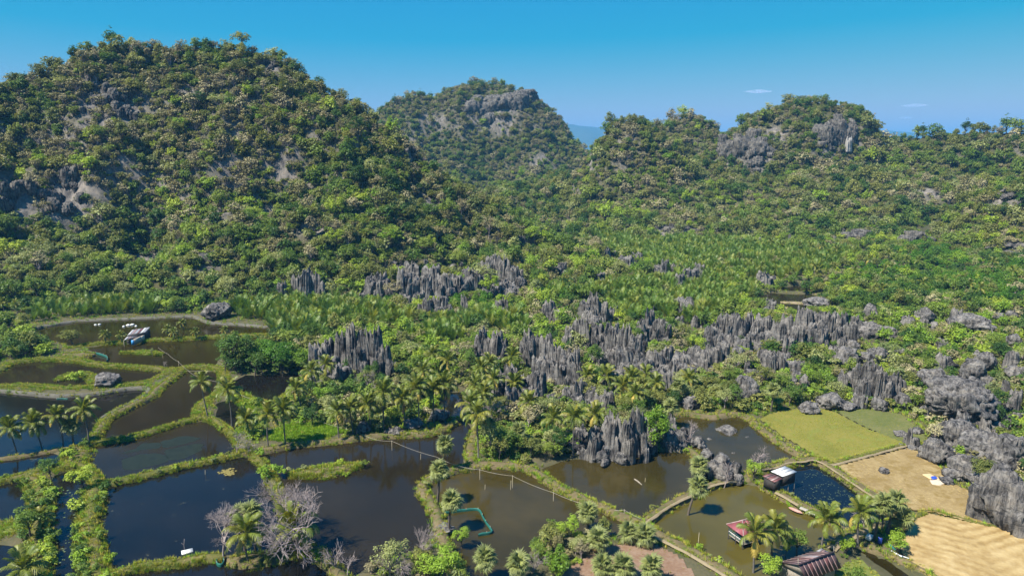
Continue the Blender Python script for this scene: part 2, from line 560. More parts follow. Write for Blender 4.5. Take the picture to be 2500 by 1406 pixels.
# ------------------------------------------------------------------ the land: ponds, banks, fields (outlines in photo pixels, laid on the valley floor)
PONDS = [  # (outline, material)
    ([(77, 801), (192, 783), (333, 777), (474, 773), (538, 789), (660, 798), (656, 820), (537, 822), (384, 829), (282, 836), (184, 850), (150, 838), (105, 828)], 'w_olive'),
    ([(205, 850), (282, 837), (384, 830), (537, 823), (656, 820), (640, 832), (560, 860), (530, 890), (545, 905), (422, 903), (282, 894), (215, 884), (200, 876), (235, 866)], 'w_olive'),
    ([(-40, 912), (0, 900), (25, 886), (102, 878), (179, 880), (243, 891), (358, 899), (430, 902), (410, 912), (358, 935), (230, 945), (154, 950), (102, 945), (-40, 945)], 'w_brown'),
    ([(-60, 952), (51, 958), (128, 965), (243, 960), (353, 947), (363, 955), (307, 991), (243, 1024), (212, 1080), (184, 1087), (128, 1100), (-60, 1130)], 'w_dark'),
    ([(-60, 1125), (128, 1101), (160, 1120), (143, 1143), (51, 1164), (-60, 1186)], 'w_dark'),
    ([(448, 906), (545, 905), (550, 925), (545, 945), (499, 983), (487, 1020), (384, 1050), (225, 1083), (246, 1045), (294, 1006), (371, 968), (384, 952), (422, 922)], 'w_brown'),
    ([(548, 935), (600, 915), (725, 912), (745, 922), (705, 945), (690, 978), (655, 985), (600, 958), (548, 948)], 'w_dark'),
    ([(522, 990), (545, 975), (585, 985), (610, 1010), (596, 1040), (570, 1060), (540, 1030), (525, 1020)], 'w_dark'),
    ([(225, 1083), (384, 1050), (512, 1023), (550, 1047), (589, 1086), (600, 1105), (435, 1141), (243, 1184), (214, 1135), (214, 1100)], 'w_brown'),
    ([(243, 1184), (435, 1141), (600, 1105), (620, 1112), (667, 1184), (710, 1290), (745, 1340), (640, 1352), (500, 1362), (358, 1381), (282, 1404), (240, 1440), (232, 1370), (228, 1290)], 'w_dark'),
    ([(-60, 1186), (60, 1165), (105, 1215), (75, 1255), (-60, 1285)], 'w_dark'),
    ([(118, 1160), (205, 1138), (230, 1192), (214, 1285), (200, 1340), (215, 1460), (110, 1460), (105, 1330), (112, 1230)], 'w_dark'),
    ([(-60, 1330), (60, 1325), (70, 1370), (30, 1470), (-60, 1470)], 'w_dark'),
    ([(600, 1108), (728, 1084), (856, 1072), (984, 1061), (1068, 1054), (1086, 1040), (1122, 1022), (1148, 1035), (1150, 1070), (1140, 1110), (1138, 1141), (1040, 1174), (1030, 1189), (1056, 1233), (1074, 1284), (1040, 1340), (930, 1370), (880, 1400), (850, 1460), (818, 1389), (777, 1345), (735, 1335), (667, 1184)], 'w_brown'),
    ([(282, 1406), (410, 1376), (560, 1358), (745, 1345), (792, 1366), (830, 1406), (845, 1470), (230, 1470)], 'w_dark'),
    ([(1068, 985), (1090, 960), (1138, 955), (1140, 1010), (1120, 1032), (1100, 1025), (1085, 1000)], 'w_dark'),
    ([(1112, 1148), (1176, 1135), (1290, 1141), (1405, 1210), (1571, 1276), (1500, 1308), (1400, 1300), (1320, 1310), (1290, 1360), (1260, 1460), (1140, 1460), (1105, 1353), (1086, 1290), (1068, 1256), (1040, 1210), (1032, 1190), (1060, 1165)], 'w_amber'),
    ([(1308, 1143), (1400, 1118), (1615, 1092), (1686, 1102), (1750, 1159), (1745, 1182), (1648, 1225), (1571, 1274), (1469, 1238), (1366, 1192)], 'w_amber'),
    ([(1640, 1020), (1686, 1013), (1738, 1019), (1815, 1015), (1898, 1075), (1975, 1124), (1898, 1138), (1860, 1150), (1800, 1160), (1750, 1159), (1712, 1123), (1680, 1080)], 'w_amber'),
    ([(1571, 1276), (1648, 1228), (1750, 1184), (1814, 1178), (1860, 1184), (1962, 1240), (2030, 1275), (2050, 1305), (2040, 1330), (1960, 1350), (1900, 1400), (1800, 1440), (1738, 1379), (1635, 1322)], 'w_green'),
    ([(1862, 1165), (1924, 1134), (1985, 1125), (2044, 1160), (2142, 1222), (2215, 1266), (2150, 1285), (2060, 1290), (1962, 1238), (1900, 1200)], 'w_weed'),
    ([(2090, 1350), (2115, 1340), (2165, 1362), (2215, 1385), (2270, 1440), (2200, 1440), (2150, 1390)], 'w_olive'),
    ([(1838, 720), (1880, 715), (1990, 720), (2015, 735), (1985, 748), (1955, 762), (1900, 746)], 'w_brown'),
    ([(1900, 702), (1975, 697), (1990, 706), (1975, 713), (1910, 712)], 'w_brown'),
    ([(1428, 586), (1462, 583), (1470, 605), (1440, 607)], 'w_olive'),
]
FIELDS = [  # name, outline, material, height
    ('rice_field', [(1855, 1022), (1880, 1010), (1975, 990), (2040, 1006), (2115, 1045), (2214, 1083), (2036, 1129), (1985, 1108), (1905, 1060)], 'rice'),
    ('meadow_field', [(1980, 986), (2120, 1000), (2200, 1010), (2262, 1065), (2257, 1083), (2218, 1085), (2116, 1044), (2041, 1004)], 'meadow'),
    ('stubble_field', [(2049, 1135), (2218, 1093), (2250, 1105), (2300, 1145), (2315, 1175), (2372, 1200), (2395, 1238), (2465, 1280), (2449, 1292), (2270, 1248), (2229, 1245), (2142, 1212), (2090, 1178)], 'stubble'),
    ('straw_field', [(2239, 1266), (2270, 1253), (2398, 1281), (2520, 1306), (2560, 1440), (2320, 1440), (2218, 1371), (2190, 1330)], 'straw'),
    ('clay_ground', [(1440, 1352), (1484, 1333), (1533, 1325), (1597, 1325), (1661, 1360), (1730, 1440), (1330, 1450), (1370, 1400)], 'clay'),
    ('lawn', [(2000, 1440), (2070, 1370), (2095, 1362), (2160, 1410), (2190, 1440)], 'lawn'),
]
# banks: (name, points, width m, height m, material, shrub density per m, grass density)
DIKES = [
    ('far_bank', [(77, 801), (115, 795), (192, 783), (256, 780), (333, 777), (435, 773), (474, 773), (512, 787), (538, 789), (589, 792), (660, 798)], 2.6, .7, 'bank_grey', 0, .3),
    ('house_bank', [(150, 856), (184, 847), (230, 840), (282, 837), (333, 834), (384, 830), (435, 828), (486, 826), (537, 822), (600, 820), (660, 818)], 3.4, .8, 'bank_grass', .05, 4),
    ('netted_bank', [(-40, 915), (0, 903), (25, 886), (102, 878), (179, 880), (243, 891), (282, 894), (358, 899), (422, 903), (461, 897), (512, 896), (550, 908)], 3.2, .8, 'bank_grass', .05, 4),
    ('islet_bank', [(-40, 947), (51, 942), (102, 945), (154, 950), (230, 945), (307, 940), (358, 935), (384, 924), (410, 912), (435, 899)], 3.4, .8, 'bank_grass', .12, 4),
    ('grey_bank', [(-40, 955), (0, 954), (51, 959), (128, 966), (179, 966), (243, 960), (307, 950), (353, 947), (363, 955), (346, 973), (307, 991), (269, 1011), (243, 1024)], 1.9, .8, 'bank_grey', 0, .8),
    ('curved_bank', [(448, 906), (422, 922), (384, 952), (371, 968), (333, 986), (294, 1006), (261, 1024), (246, 1045), (230, 1068), (212, 1095)], 2.8, .9, 'bank_mud', .05, 3),
    ('palm_bank', [(212, 1088), (225, 1083), (282, 1075), (333, 1065), (384, 1050), (435, 1034), (486, 1022), (512, 1023), (527, 1029), (550, 1047), (576, 1068), (600, 1100)], 2.4, .8, 'bank_grass', .07, 4),
    ('round_bank', [(487, 1018), (489, 996), (499, 983), (525, 968), (545, 950), (548, 935), (546, 905)], 3.4, .8, 'bank_grass', .2, 4),
    ('leafy_bank', [(545, 950), (570, 962), (620, 988), (655, 1002), (690, 985), (700, 960)], 4.6, .7, 'bank_grass', .6, 4),
    ('leafy_bank', [(600, 1000), (612, 1030), (600, 1070), (605, 1105)], 5.0, .7, 'bank_grass', .5, 3),
    ('thin_bank', [(-60, 1132), (0, 1120), (38, 1115), (64, 1111), (123, 1101), (160, 1096), (212, 1088)], 1.8, .6, 'bank_mud', .05, .6),
    ('low_bank', [(-60, 1188), (0, 1174), (51, 1164), (102, 1148), (143, 1143), (205, 1140), (243, 1184)], 2.8, .8, 'bank_grass', .35, 4),
    ('mound_bank', [(175, 1092), (190, 1110), (180, 1128), (185, 1142)], 6.0, .9, 'bank_mud', .35, 2),
    ('bushy_bank', [(62, 1165), (85, 1180), (100, 1215), (98, 1250), (88, 1290), (98, 1330), (92, 1380), (90, 1470)], 4.2, .9, 'bank_grass', 1.2, 2),
    ('lobe_bank', [(-60, 1312), (20, 1295), (60, 1290), (88, 1290)], 6.2, .7, 'lawn', .06, 4),
    ('path_bank', [(230, 1188), (226, 1220), (220, 1260), (214, 1290), (222, 1330), (228, 1370), (232, 1406), (236, 1470)], 4.2, 1.0, 'bank_grass', .9, 3),
    ('weed_bank', [(235, 1186), (282, 1177), (333, 1166), (384, 1154), (435, 1141), (486, 1130), (538, 1120), (576, 1112), (612, 1106)], 2.4, .8, 'bank_grass', .35, 4),
    ('lower_bank', [(225, 1420), (282, 1404), (320, 1389), (358, 1381), (410, 1376), (461, 1369), (500, 1362), (560, 1360)], 2.6, .8, 'bank_grass', .12, 4),
    ('long_bank', [(590, 1112), (626, 1104), (677, 1094), (728, 1085), (805, 1079), (856, 1073), (907, 1066), (984, 1062), (1035, 1060), (1068, 1054), (1086, 1046), (1105, 1034), (1118, 1020)], 3.0, .9, 'bank_mud', .12, 1.5),
    ('spit_bank', [(612, 1106), (625, 1116), (638, 1130), (656, 1153), (667, 1184), (690, 1230), (710, 1290), (735, 1340)], 2.6, .8, 'bank_grass', .2, 3),
    ('islet', [(700, 1162), (740, 1155), (790, 1150), (840, 1142), (890, 1134)], 6.2, .8, 'bank_mud', .08, 4),
    ('grove_bank', [(555, 1368), (600, 1370), (650, 1362), (700, 1350), (745, 1340), (775, 1345)], 4.6, .9, 'bank_mud', .25, 1.5),
    ('stump_bank', [(755, 1335), (777, 1348), (792, 1366), (818, 1392), (845, 1425), (870, 1470)], 3.2, .9, 'bank_mud', .12, 1),
    ('fan_palm_bank', [(1150, 1137), (1112, 1148), (1086, 1156), (1045, 1172), (1031, 1189), (1040, 1210), (1056, 1233), (1066, 1256), (1072, 1284), (1084, 1328), (1097, 1353), (1110, 1410)], 3.0, .9, 'bank_mud', .15, 1.6),
    ('peninsula_bank', [(1112, 1150), (1150, 1138), (1176, 1134), (1240, 1137), (1290, 1141)], 3.4, .8, 'bank_mud', .1, .8),
    ('peninsula_bank', [(1160, 1050), (1152, 1090), (1150, 1137)], 3.0, .8, 'bank_mud', .1, 1.2),
    ('straight_bank', [(1280, 1138), (1328, 1166), (1366, 1192), (1405, 1210), (1430, 1223), (1469, 1238), (1507, 1256), (1546, 1271), (1578, 1280)], 3.0, .9, 'bank_mud', .12, 2),
    ('straight_bank', [(1571, 1278), (1610, 1250), (1648, 1227), (1686, 1209), (1712, 1196), (1750, 1181), (1800, 1173), (1850, 1172)], 2.8, .9, 'bank_mud', .05, .8),
    ('rocky_bank', [(1600, 1095), (1648, 1096), (1686, 1102), (1712, 1123), (1732, 1141), (1750, 1159), (1752, 1180)], 2.4, .9, 'bank_mud', .08, 1),
    ('upper_bank', [(1640, 1020), (1655, 1010), (1686, 1011), (1738, 1018), (1789, 1011), (1815, 1014), (1840, 1030), (1860, 1048), (1898, 1076), (1937, 1101), (1980, 1122)], 2.6, .8, 'bank_mud', .06, 1.5),
    ('hedge_bank', [(1560, 1282), (1597, 1303), (1635, 1323), (1686, 1349), (1738, 1380), (1790, 1412), (1830, 1450)], 4.0, .9, 'bank_mud', .5, 2),
    ('hut_bank', [(1814, 1171), (1860, 1146), (1898, 1139), (1924, 1130), (1962, 1126), (1993, 1123), (2022, 1131)], 3.2, .9, 'bank_mud', .06, 2),
    ('ditch_bank', [(1993, 1122), (2044, 1152), (2090, 1184), (2142, 1217), (2193, 1248), (2236, 1270)], 3.2, .9, 'bank_mud', .05, 2),
    ('field_bank', [(2040, 1132), (2090, 1119), (2142, 1106), (2193, 1092), (2218, 1087), (2262, 1085)], 2.0, .95, 'bank_grass', .02, 2),
    ('slab_bank', [(1850, 1176), (1911, 1211), (1962, 1238), (2001, 1255), (2045, 1285)], 3.2, .9, 'bank_mud', .35, 2),
    ('house_path_bank', [(2030, 1340), (2060, 1318), (2100, 1300), (2150, 1286), (2236, 1268)], 3.4, .85, 'bank_mud', .1, 1),
    ('straw_bank', [(2095, 1328), (2116, 1334), (2167, 1352), (2218, 1378), (2270, 1404), (2320, 1440)], 2.6, .9, 'bank_mud', .1, 1.5),
    ('field_bank', [(2236, 1266), (2270, 1250), (2335, 1266), (2400, 1284), (2460, 1290)], 1.4, .85, 'bank_grass', .05, 3),
    ('pond_islet', [(290, 862), (340, 859), (400, 864)], 4.2, .5, 'lawn', 0, 5),
    ('shrub_islet', [(140, 930), (170, 915), (205, 912), (228, 925), (225, 940)], 3.4, .6, 'bank_grass', .7, 4),
    ('sand_bar', [(1905, 737), (1940, 738), (1990, 741)], 4.5, .5, 'path', 0, 0),
    ('far_pond_bank', [(1830, 717), (1880, 712), (1990, 717), (2020, 735)], 3.5, .6, 'path', 0, 0),
    ('far_pond_bank', [(1850, 728), (1900, 750), (1955, 766), (1990, 750)], 4.0, .6, 'lawn', 0, 2),
    ('net_bank', [(150, 866), (190, 868), (235, 866)], 8.0, .8, 'bank_mud', .1, 1.5),
]
PATHS = [  # trodden strips on top of banks
    ([(2022, 1131), (2040, 1131), (2090, 1118), (2142, 1105), (2193, 1091), (2218, 1086), (2262, 1085)], 0.65, 'path'),
    ([(1860, 1145), (1898, 1138), (1924, 1128), (1962, 1125), (1993, 1122), (2044, 1151), (2090, 1183), (2142, 1216), (2193, 1247), (2236, 1268)], 0.42, 'path'),
    ([(1571, 1279), (1610, 1250), (1648, 1226), (1686, 1208), (1712, 1195), (1750, 1180), (1814, 1170)], 0.6, 'path'),
    ([(1571, 1282), (1597, 1305), (1635, 1325), (1686, 1351), (1738, 1382), (1790, 1414)], 0.7, 'path'),
    ([(1955, 1236), (1975, 1245), (2001, 1256)], 1.0, 'concrete'),
    ([(2030, 1338), (2060, 1317), (2100, 1299), (2140, 1287)], 1.3, 'path'),
    ([(1895, 1200), (1925, 1216), (1955, 1234)], 0.8, 'path'),
    ([(228, 1190), (222, 1240), (216, 1285), (226, 1330), (232, 1370)], 0.5, 'bank_mud'),
    ([(1920, 585), (1950, 585), (1980, 586)], 3.0, 'path'),
    ([(2060, 615), (2100, 622), (2130, 627)], 2.0, 'path'),
]

POND_W = [[tuple(G(x, y)[:2]) for x, y in p] for p, _ in PONDS]
FIELD_W = [[tuple(G(x, y, .6)[:2]) for x, y in f[1]] for f in FIELDS]

# ------------------------------------------------------------------ hills
TOWER = ([0, .12, .28, .42, .6, .8, 1, 1.3], [1, .96, .82, .55, .30, .12, 0, -.15])
CONE = ([0, .08, .2, .36, .55, .78, 1, 1.3], [1, .94, .80, .58, .36, .15, 0, -.12])
APRON = ([0, .3, .6, 1, 1.3], [1, .75, .38, 0, -.1])


def crest(pts, dz):
    r = []
    for px, py, d in pts:
        q = PD(px, py, d)
        r.append((q[0], q[1], max(q[2] - dz, 1.0)))
    return r


HILLS = [
    dict(name='left_hill', c=crest([(-420, 470, 300), (-200, 330, 330), (0, 218, 360), (65, 165, 380), (180, 118, 395), (250, 82, 400), (330, 78, 408), (400, 92, 412), (480, 84, 415), (600, 82, 418), (680, 112, 420), (790, 188, 415), (870, 222, 410), (930, 268, 405), (1000, 345, 400), (1075, 410, 395), (1150, 455, 388), (1220, 505, 380), (1290, 560, 370)], 6.5), wf=(150, 155, 150, 110), wb=90, p=CONE, amp=20, k=1.6, step=3.0),
    dict(name='middle_hill', c=crest([(880, 300, 930), (935, 262, 930), (960, 232, 935), (1010, 214, 940), (1060, 226, 945), (1095, 208, 950), (1150, 190, 955), (1215, 186, 955), (1262, 208, 950), (1312, 232, 950), (1348, 262, 950), (1368, 312, 945), (1400, 338, 930), (1440, 372, 920)], 9), wf=(200, 210, 210, 200), wb=120, p=TOWER, amp=10, step=5.0),
    dict(name='knoll_hill', c=crest([(1445, 385, 600), (1478, 322, 605), (1505, 286, 610), (1550, 274, 612), (1592, 290, 612), (1628, 322, 610), (1670, 380, 600)], 6.5), wf=(110, 120, 120, 110), wb=70, p=TOWER, amp=6, step=4.0),
    dict(name='round_hill', c=crest([(1580, 350, 720), (1620, 298, 720), (1655, 272, 725), (1690, 268, 725), (1730, 288, 725), (1765, 320, 720), (1800, 345, 715)], 7), wf=(120, 130, 130, 120), wb=80, p=TOWER, amp=6, step=4.5),
    dict(name='cave_hill', c=crest([(1730, 350, 640), (1775, 318, 645), (1820, 285, 650), (1862, 256, 655), (1910, 238, 655), (1965, 228, 655), (2035, 234, 655), (2072, 250, 650), (2092, 284, 650), (2106, 318, 650), (2140, 342, 640), (2200, 385, 620)], 7), wf=(140, 160, 150, 130), wb=80, p=TOWER, amp=8, step=4.0),
    dict(name='eastern_ridge_hill', c=crest([(2130, 352, 640), (2160, 330, 625), (2200, 316, 610), (2270, 310, 590), (2350, 302, 570), (2440, 297, 550), (2560, 300, 520), (2760, 320, 470), (3000, 350, 420)], 6.5), wf=(150, 170, 200, 230), wb=100, p=APRON, amp=10, step=4.5),
    dict(name='foothill', c=crest([(1180, 452, 560), (1260, 428, 600), (1330, 415, 640), (1430, 400, 620), (1560, 405, 590), (1700, 415, 570), (1850, 405, 560), (2000, 395, 560), (2150, 385, 560), (2300, 390, 530), (2500, 400, 500)], 12), wf=(120, 140, 140, 170), wb=150, p=APRON, amp=7, step=5.0),
    dict(name='boulder_rise_hill', c=crest([(2440, 455, 400), (2500, 430, 390), (2600, 430, 370), (2800, 460, 330)], 3), wf=(90, 110, 120, 120), wb=80, p=APRON, amp=6, step=4.0),
]


def hill_h(h, x, y):
    c = h['c']
    wm = max(h['wf']) * 1.35 + 25
    x, y = np.asarray(x, float), np.asarray(y, float)
    m = (x > c[0][0] - wm) & (x < c[-1][0] + wm) & (y > min(q[1] for q in c) - wm) & (y < max(q[1] for q in c) + h['wb'] * 1.4 + 25)
    r = np.full(x.shape, -3.0)
    if m.any():
        r[m] = hill_h0(h, x[m], y[m])
    return r


def hill_h0(h, x, y):
    best = np.full(np.shape(x), -50.0)
    c = h['c']
    n = len(c)
    xs = np.array([q[0] for q in c])
    wfs = np.interp(np.linspace(0, 1, n), [0, .33, .66, 1], h['wf'])
    wrp = fbm(x / 60, y / 60, o=3, s=3) * 12
    for i in range(n - 1):
        ax, ay, az = c[i]
        bx, by, bz = c[i + 1]
        l2 = (bx - ax) ** 2 + (by - ay) ** 2
        t = np.clip((x - ax) / (bx - ax), 0, 1)
        qx, qy, qz = ax + t * (bx - ax), ay + t * (by - ay), az + t * (bz - az)
        d = np.hypot((x - qx) * h.get('k', 2.6), y - qy)
        wf = wfs[i] + t * (wfs[i + 1] - wfs[i])
        wid = np.where(y < qy, wf, h['wb'])
        dd = np.maximum(0, d + wrp * np.clip(d / 60, 0, 1))
        best = np.maximum(best, qz * np.interp(dd / wid, *h['p']))
    k = np.clip(best / 25, 0, 1)
    best = best + k * h['amp'] * (fbm(x / 34, y / 34, o=4, s=9) * 1.1 + .5 * (1 - 2.2 * np.abs(fbm(x / 52, y / 75, o=3, s=14))) - .62) * np.clip((np.abs(y - np.interp(x, xs, [q[1] for q in c]))) / 40, .12, 1)
    return np.where(best < 0, np.maximum(best, -3), best)


def ground_h(x, y):
    """the valley floor with the ponds let into it"""
    z = 0.55 + 0.25 * fbm(x / 9, y / 9, o=3, s=1)
    z = z + np.clip((x - 95) / 120, 0, 1) * np.clip((y - 150) / 60, 0, 1) * 5.0
    near = (y < 480)
    if near.any():
        xx, yy = x[near], y[near]
        zz = z[near]
        sd = np.full(xx.shape, 1e9)
        for w_ in POND_W:
            d = segdist(xx, yy, w_)
            d = np.where(inpoly(xx, yy, w_), -d, d)
            sd = np.minimum(sd, d)
        wob = fbm(xx / 3.5, yy / 3.5, o=2, s=5) * 0.9
        zz = np.minimum(zz, 0.12 + (sd + wob) * 0.32)
        zz = np.maximum(zz, -1.3)
        for w_ in FIELD_W:
            d = segdist(xx, yy, w_)
            ins = inpoly(xx, yy, w_)
            k = np.where(ins, 1, np.clip(1 - d / 3, 0, 1))
            zz = zz * (1 - k) + 0.45 * k
        z[near] = zz
    return z


def land(x, y):
    x = np.asarray(x, float)
    y = np.asarray(y, float)
    z = ground_h(x, y)
    for h in HILLS:
        z = np.maximum(z, hill_h(h, x, y))
    return z


_gy = np.concatenate([np.arange(40, 80, 5), np.arange(80, 300, 1.2), np.arange(300, 480, 3), np.arange(480, 1400, 25), np.geomspace(1400, 21000, 30)])
_gx = np.concatenate([-np.geomspace(16000, 420, 26), np.arange(-400, -200, 8), np.arange(-200, 200, 1.2), np.arange(200, 400, 8), np.geomspace(420, 16000, 26)])


def grid_mesh(name, gx, gy, fz, mats, keep=None, smooth=True):
    X, Y = np.meshgrid(gx, gy)
    Z = fz(X.ravel(), Y.ravel())
    V = np.stack([X.ravel(), Y.ravel(), Z], -1)
    nx, ny = len(gx), len(gy)
    i = (np.arange(ny - 1)[:, None] * nx + np.arange(nx - 1)[None]).ravel()
    Q = np.stack([i, i + 1, i + 1 + nx, i + nx], -1)
    if keep is not None:
        Q = Q[keep(V[Q])]
        us = np.unique(Q)
        mp = np.zeros(len(V), np.int64)
        mp[us] = np.arange(len(us))
        V, Q = V[us], mp[Q]
    return mk_mesh(name, V, Q, mats, smooth=smooth)


obj('ground', grid_mesh('ground', _gx, _gy, ground_h, [M['soil']]), kind='structure')
HILL_OBJ = {}
for h in HILLS:
    c = np.array(h['c'])
    wm = max(h['wf']) * 1.1 + 20
    gx = np.arange(c[:, 0].min() - wm, c[:, 0].max() + wm, h['step'])
    gy = np.arange(c[:, 1].min() - wm, c[:, 1].max() + h['wb'] * 1.1 + 10, h['step'])
    me = grid_mesh(h['name'], gx, gy, lambda x, y, h=h: hill_h(h, x, y), [M['hill']], keep=lambda q: (q[:, :, 2] > -2.5).any(1))
    HILL_OBJ[h['name']] = obj(h['name'], me, kind='structure')


def mountain(name, pts, d, depth):
    q = np.array([PD(x, y, d) for x, y in pts])
    n = 160
    xs = np.linspace(q[0, 0], q[-1, 0], n)
    zs = np.interp(xs, q[:, 0], q[:, 2]) + fbm(xs / (d * .012), xs * 0 + 3.3, o=4, s=4) * d * 0.0018
    V, rows = [], 14
    for r in range(rows):
        t = abs(r / (rows - 1) * 2 - 1)
        yy = d + (r / (rows - 1) - .5) * 2 * depth
        V.append(np.stack([xs * (yy / d if 0 else 1), np.full(n, yy) + fbm(xs / (d * .05), xs * 0 + r, o=3) * depth * .08, np.maximum(zs * (1 - t ** 1.1) + (fbm(xs / (d * .02), xs * 0 + r * .7, o=4, s=8) * zs * .12 * (t > .01)), -5)], -1))
    V = np.concatenate(V)
    i = (np.arange(rows - 1)[:, None] * n + np.arange(n - 1)[None]).ravel()
    obj(name, mk_mesh(name, V, np.stack([i, i + 1, i + 1 + n, i + n], -1), [M['hill_far']], smooth=True), kind='structure')


M['hill_far'] = groundmat('far_slope', [(0.3, (0.04, 0.06, 0.03)), (0.7, (0.08, 0.09, 0.05))], 0.002, 0.01)
mountain('far_mountain', [(900, 350), (1200, 330), (1370, 300), (1400, 299), (1440, 304), (1480, 309), (1600, 328), (1900, 338), (2060, 330), (2120, 314), (2165, 316), (2250, 332), (2700, 345)], 11500, 2500)
mountain('far_mountain', [(-500, 260), (-200, 225), (0, 203), (42, 187), (150, 168), (300, 190), (450, 260), (700, 350)], 4300, 900)


def sheet(name, poly, z, mat, kind='structure', sub=None):
    P = np.array([G(x, y, z) for x, y in poly])
    m = bpy.data.meshes.new(name)
    m.from_pydata([tuple(p) for p in P], [], [tuple(range(len(P)))])
    if P.shape[0] and np.cross(P[1] - P[0], P[2] - P[1])[2] < 0:
        m.flip_normals()
    m.materials.append(mat)
    return obj(name, m, kind=kind)


for i, (p, mt) in enumerate(PONDS):
    o = sheet('pond_water', p, 0.0 + (i % 5) * 0.004, M[mt])
    for pl in o.data.polygons:
        if pl.normal.z < 0:
            o.data.flip_normals()
            break


# fields as finely divided sheets with low relief
def field_sheet(name, poly, mat, z, step, relief):
    W = [tuple(G(x, y, z)[:2]) for x, y in poly]
    a = np.array(W)
    gx = np.arange(a[:, 0].min() - step, a[:, 0].max() + step, step)
    gy = np.arange(a[:, 1].min() - step, a[:, 1].max() + step, step)
    def keep(q):
        c = q.mean(1)
        return inpoly(c[:, 0], c[:, 1], W)
    me = grid_mesh(name, gx, gy, lambda x, y: z + relief(x, y), [mat], keep)
    if name == 'straw_field':
        co = np.zeros(len(me.vertices) * 3, np.float32)
        me.vertices.foreach_get("co", co)
        co = co.reshape(-1, 3)
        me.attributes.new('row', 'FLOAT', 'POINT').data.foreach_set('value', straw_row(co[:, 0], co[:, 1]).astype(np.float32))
    return obj(name, me, kind='structure')


_sc = G(2560, 1190)[:2]
def straw_rel(x, y):
    return .07 * straw_row(x, y) + .05 * fbm(x / .9, y / .9, o=2, s=6)


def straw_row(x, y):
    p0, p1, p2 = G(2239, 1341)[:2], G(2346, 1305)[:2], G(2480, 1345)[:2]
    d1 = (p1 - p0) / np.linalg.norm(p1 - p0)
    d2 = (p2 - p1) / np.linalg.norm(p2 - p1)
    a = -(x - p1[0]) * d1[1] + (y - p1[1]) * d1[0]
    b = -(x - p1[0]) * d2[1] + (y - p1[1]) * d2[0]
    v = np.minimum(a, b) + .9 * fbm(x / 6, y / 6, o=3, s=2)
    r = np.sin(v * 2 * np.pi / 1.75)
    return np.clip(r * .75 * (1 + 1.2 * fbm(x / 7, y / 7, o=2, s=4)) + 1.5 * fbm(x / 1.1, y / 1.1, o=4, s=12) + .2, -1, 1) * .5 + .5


for nm, poly, mt in FIELDS:
    rel = straw_rel if nm == 'straw_field' else (lambda x, y: .03 * fbm(x / 1.9, y / 1.9, o=2, s=6) + .05 * fbm(x / 6, y / 6, o=2))
    field_sheet(nm, poly, M[mt], .62 if nm in ('clay_ground', 'lawn') else .72, .3 if nm in ('straw_field',) else .6, rel)


def resample(P, step):
    P = np.asarray(P, float)
    # Catmull-Rom smoothing then even spacing
    Q = []
    n = len(P)
    for i in range(n - 1):
        p0, p1, p2, p3 = P[max(i - 1, 0)], P[i], P[i + 1], P[min(i + 2, n - 1)]
        for t in np.linspace(0, 1, 8, endpoint=False):
            Q.append(.5 * ((2 * p1) + (-p0 + p2) * t + (2 * p0 - 5 * p1 + 4 * p2 - p3) * t ** 2 + (-p0 + 3 * p1 - 3 * p2 + p3) * t ** 3))
    Q.append(P[-1])
    Q = np.array(Q)
    s = np.concatenate([[0], np.cumsum(np.linalg.norm(np.diff(Q, axis=0), axis=1))])
    k = np.arange(0, s[-1], step)
    return np.stack([np.interp(k, s, Q[:, j]) for j in range(Q.shape[1])], -1)


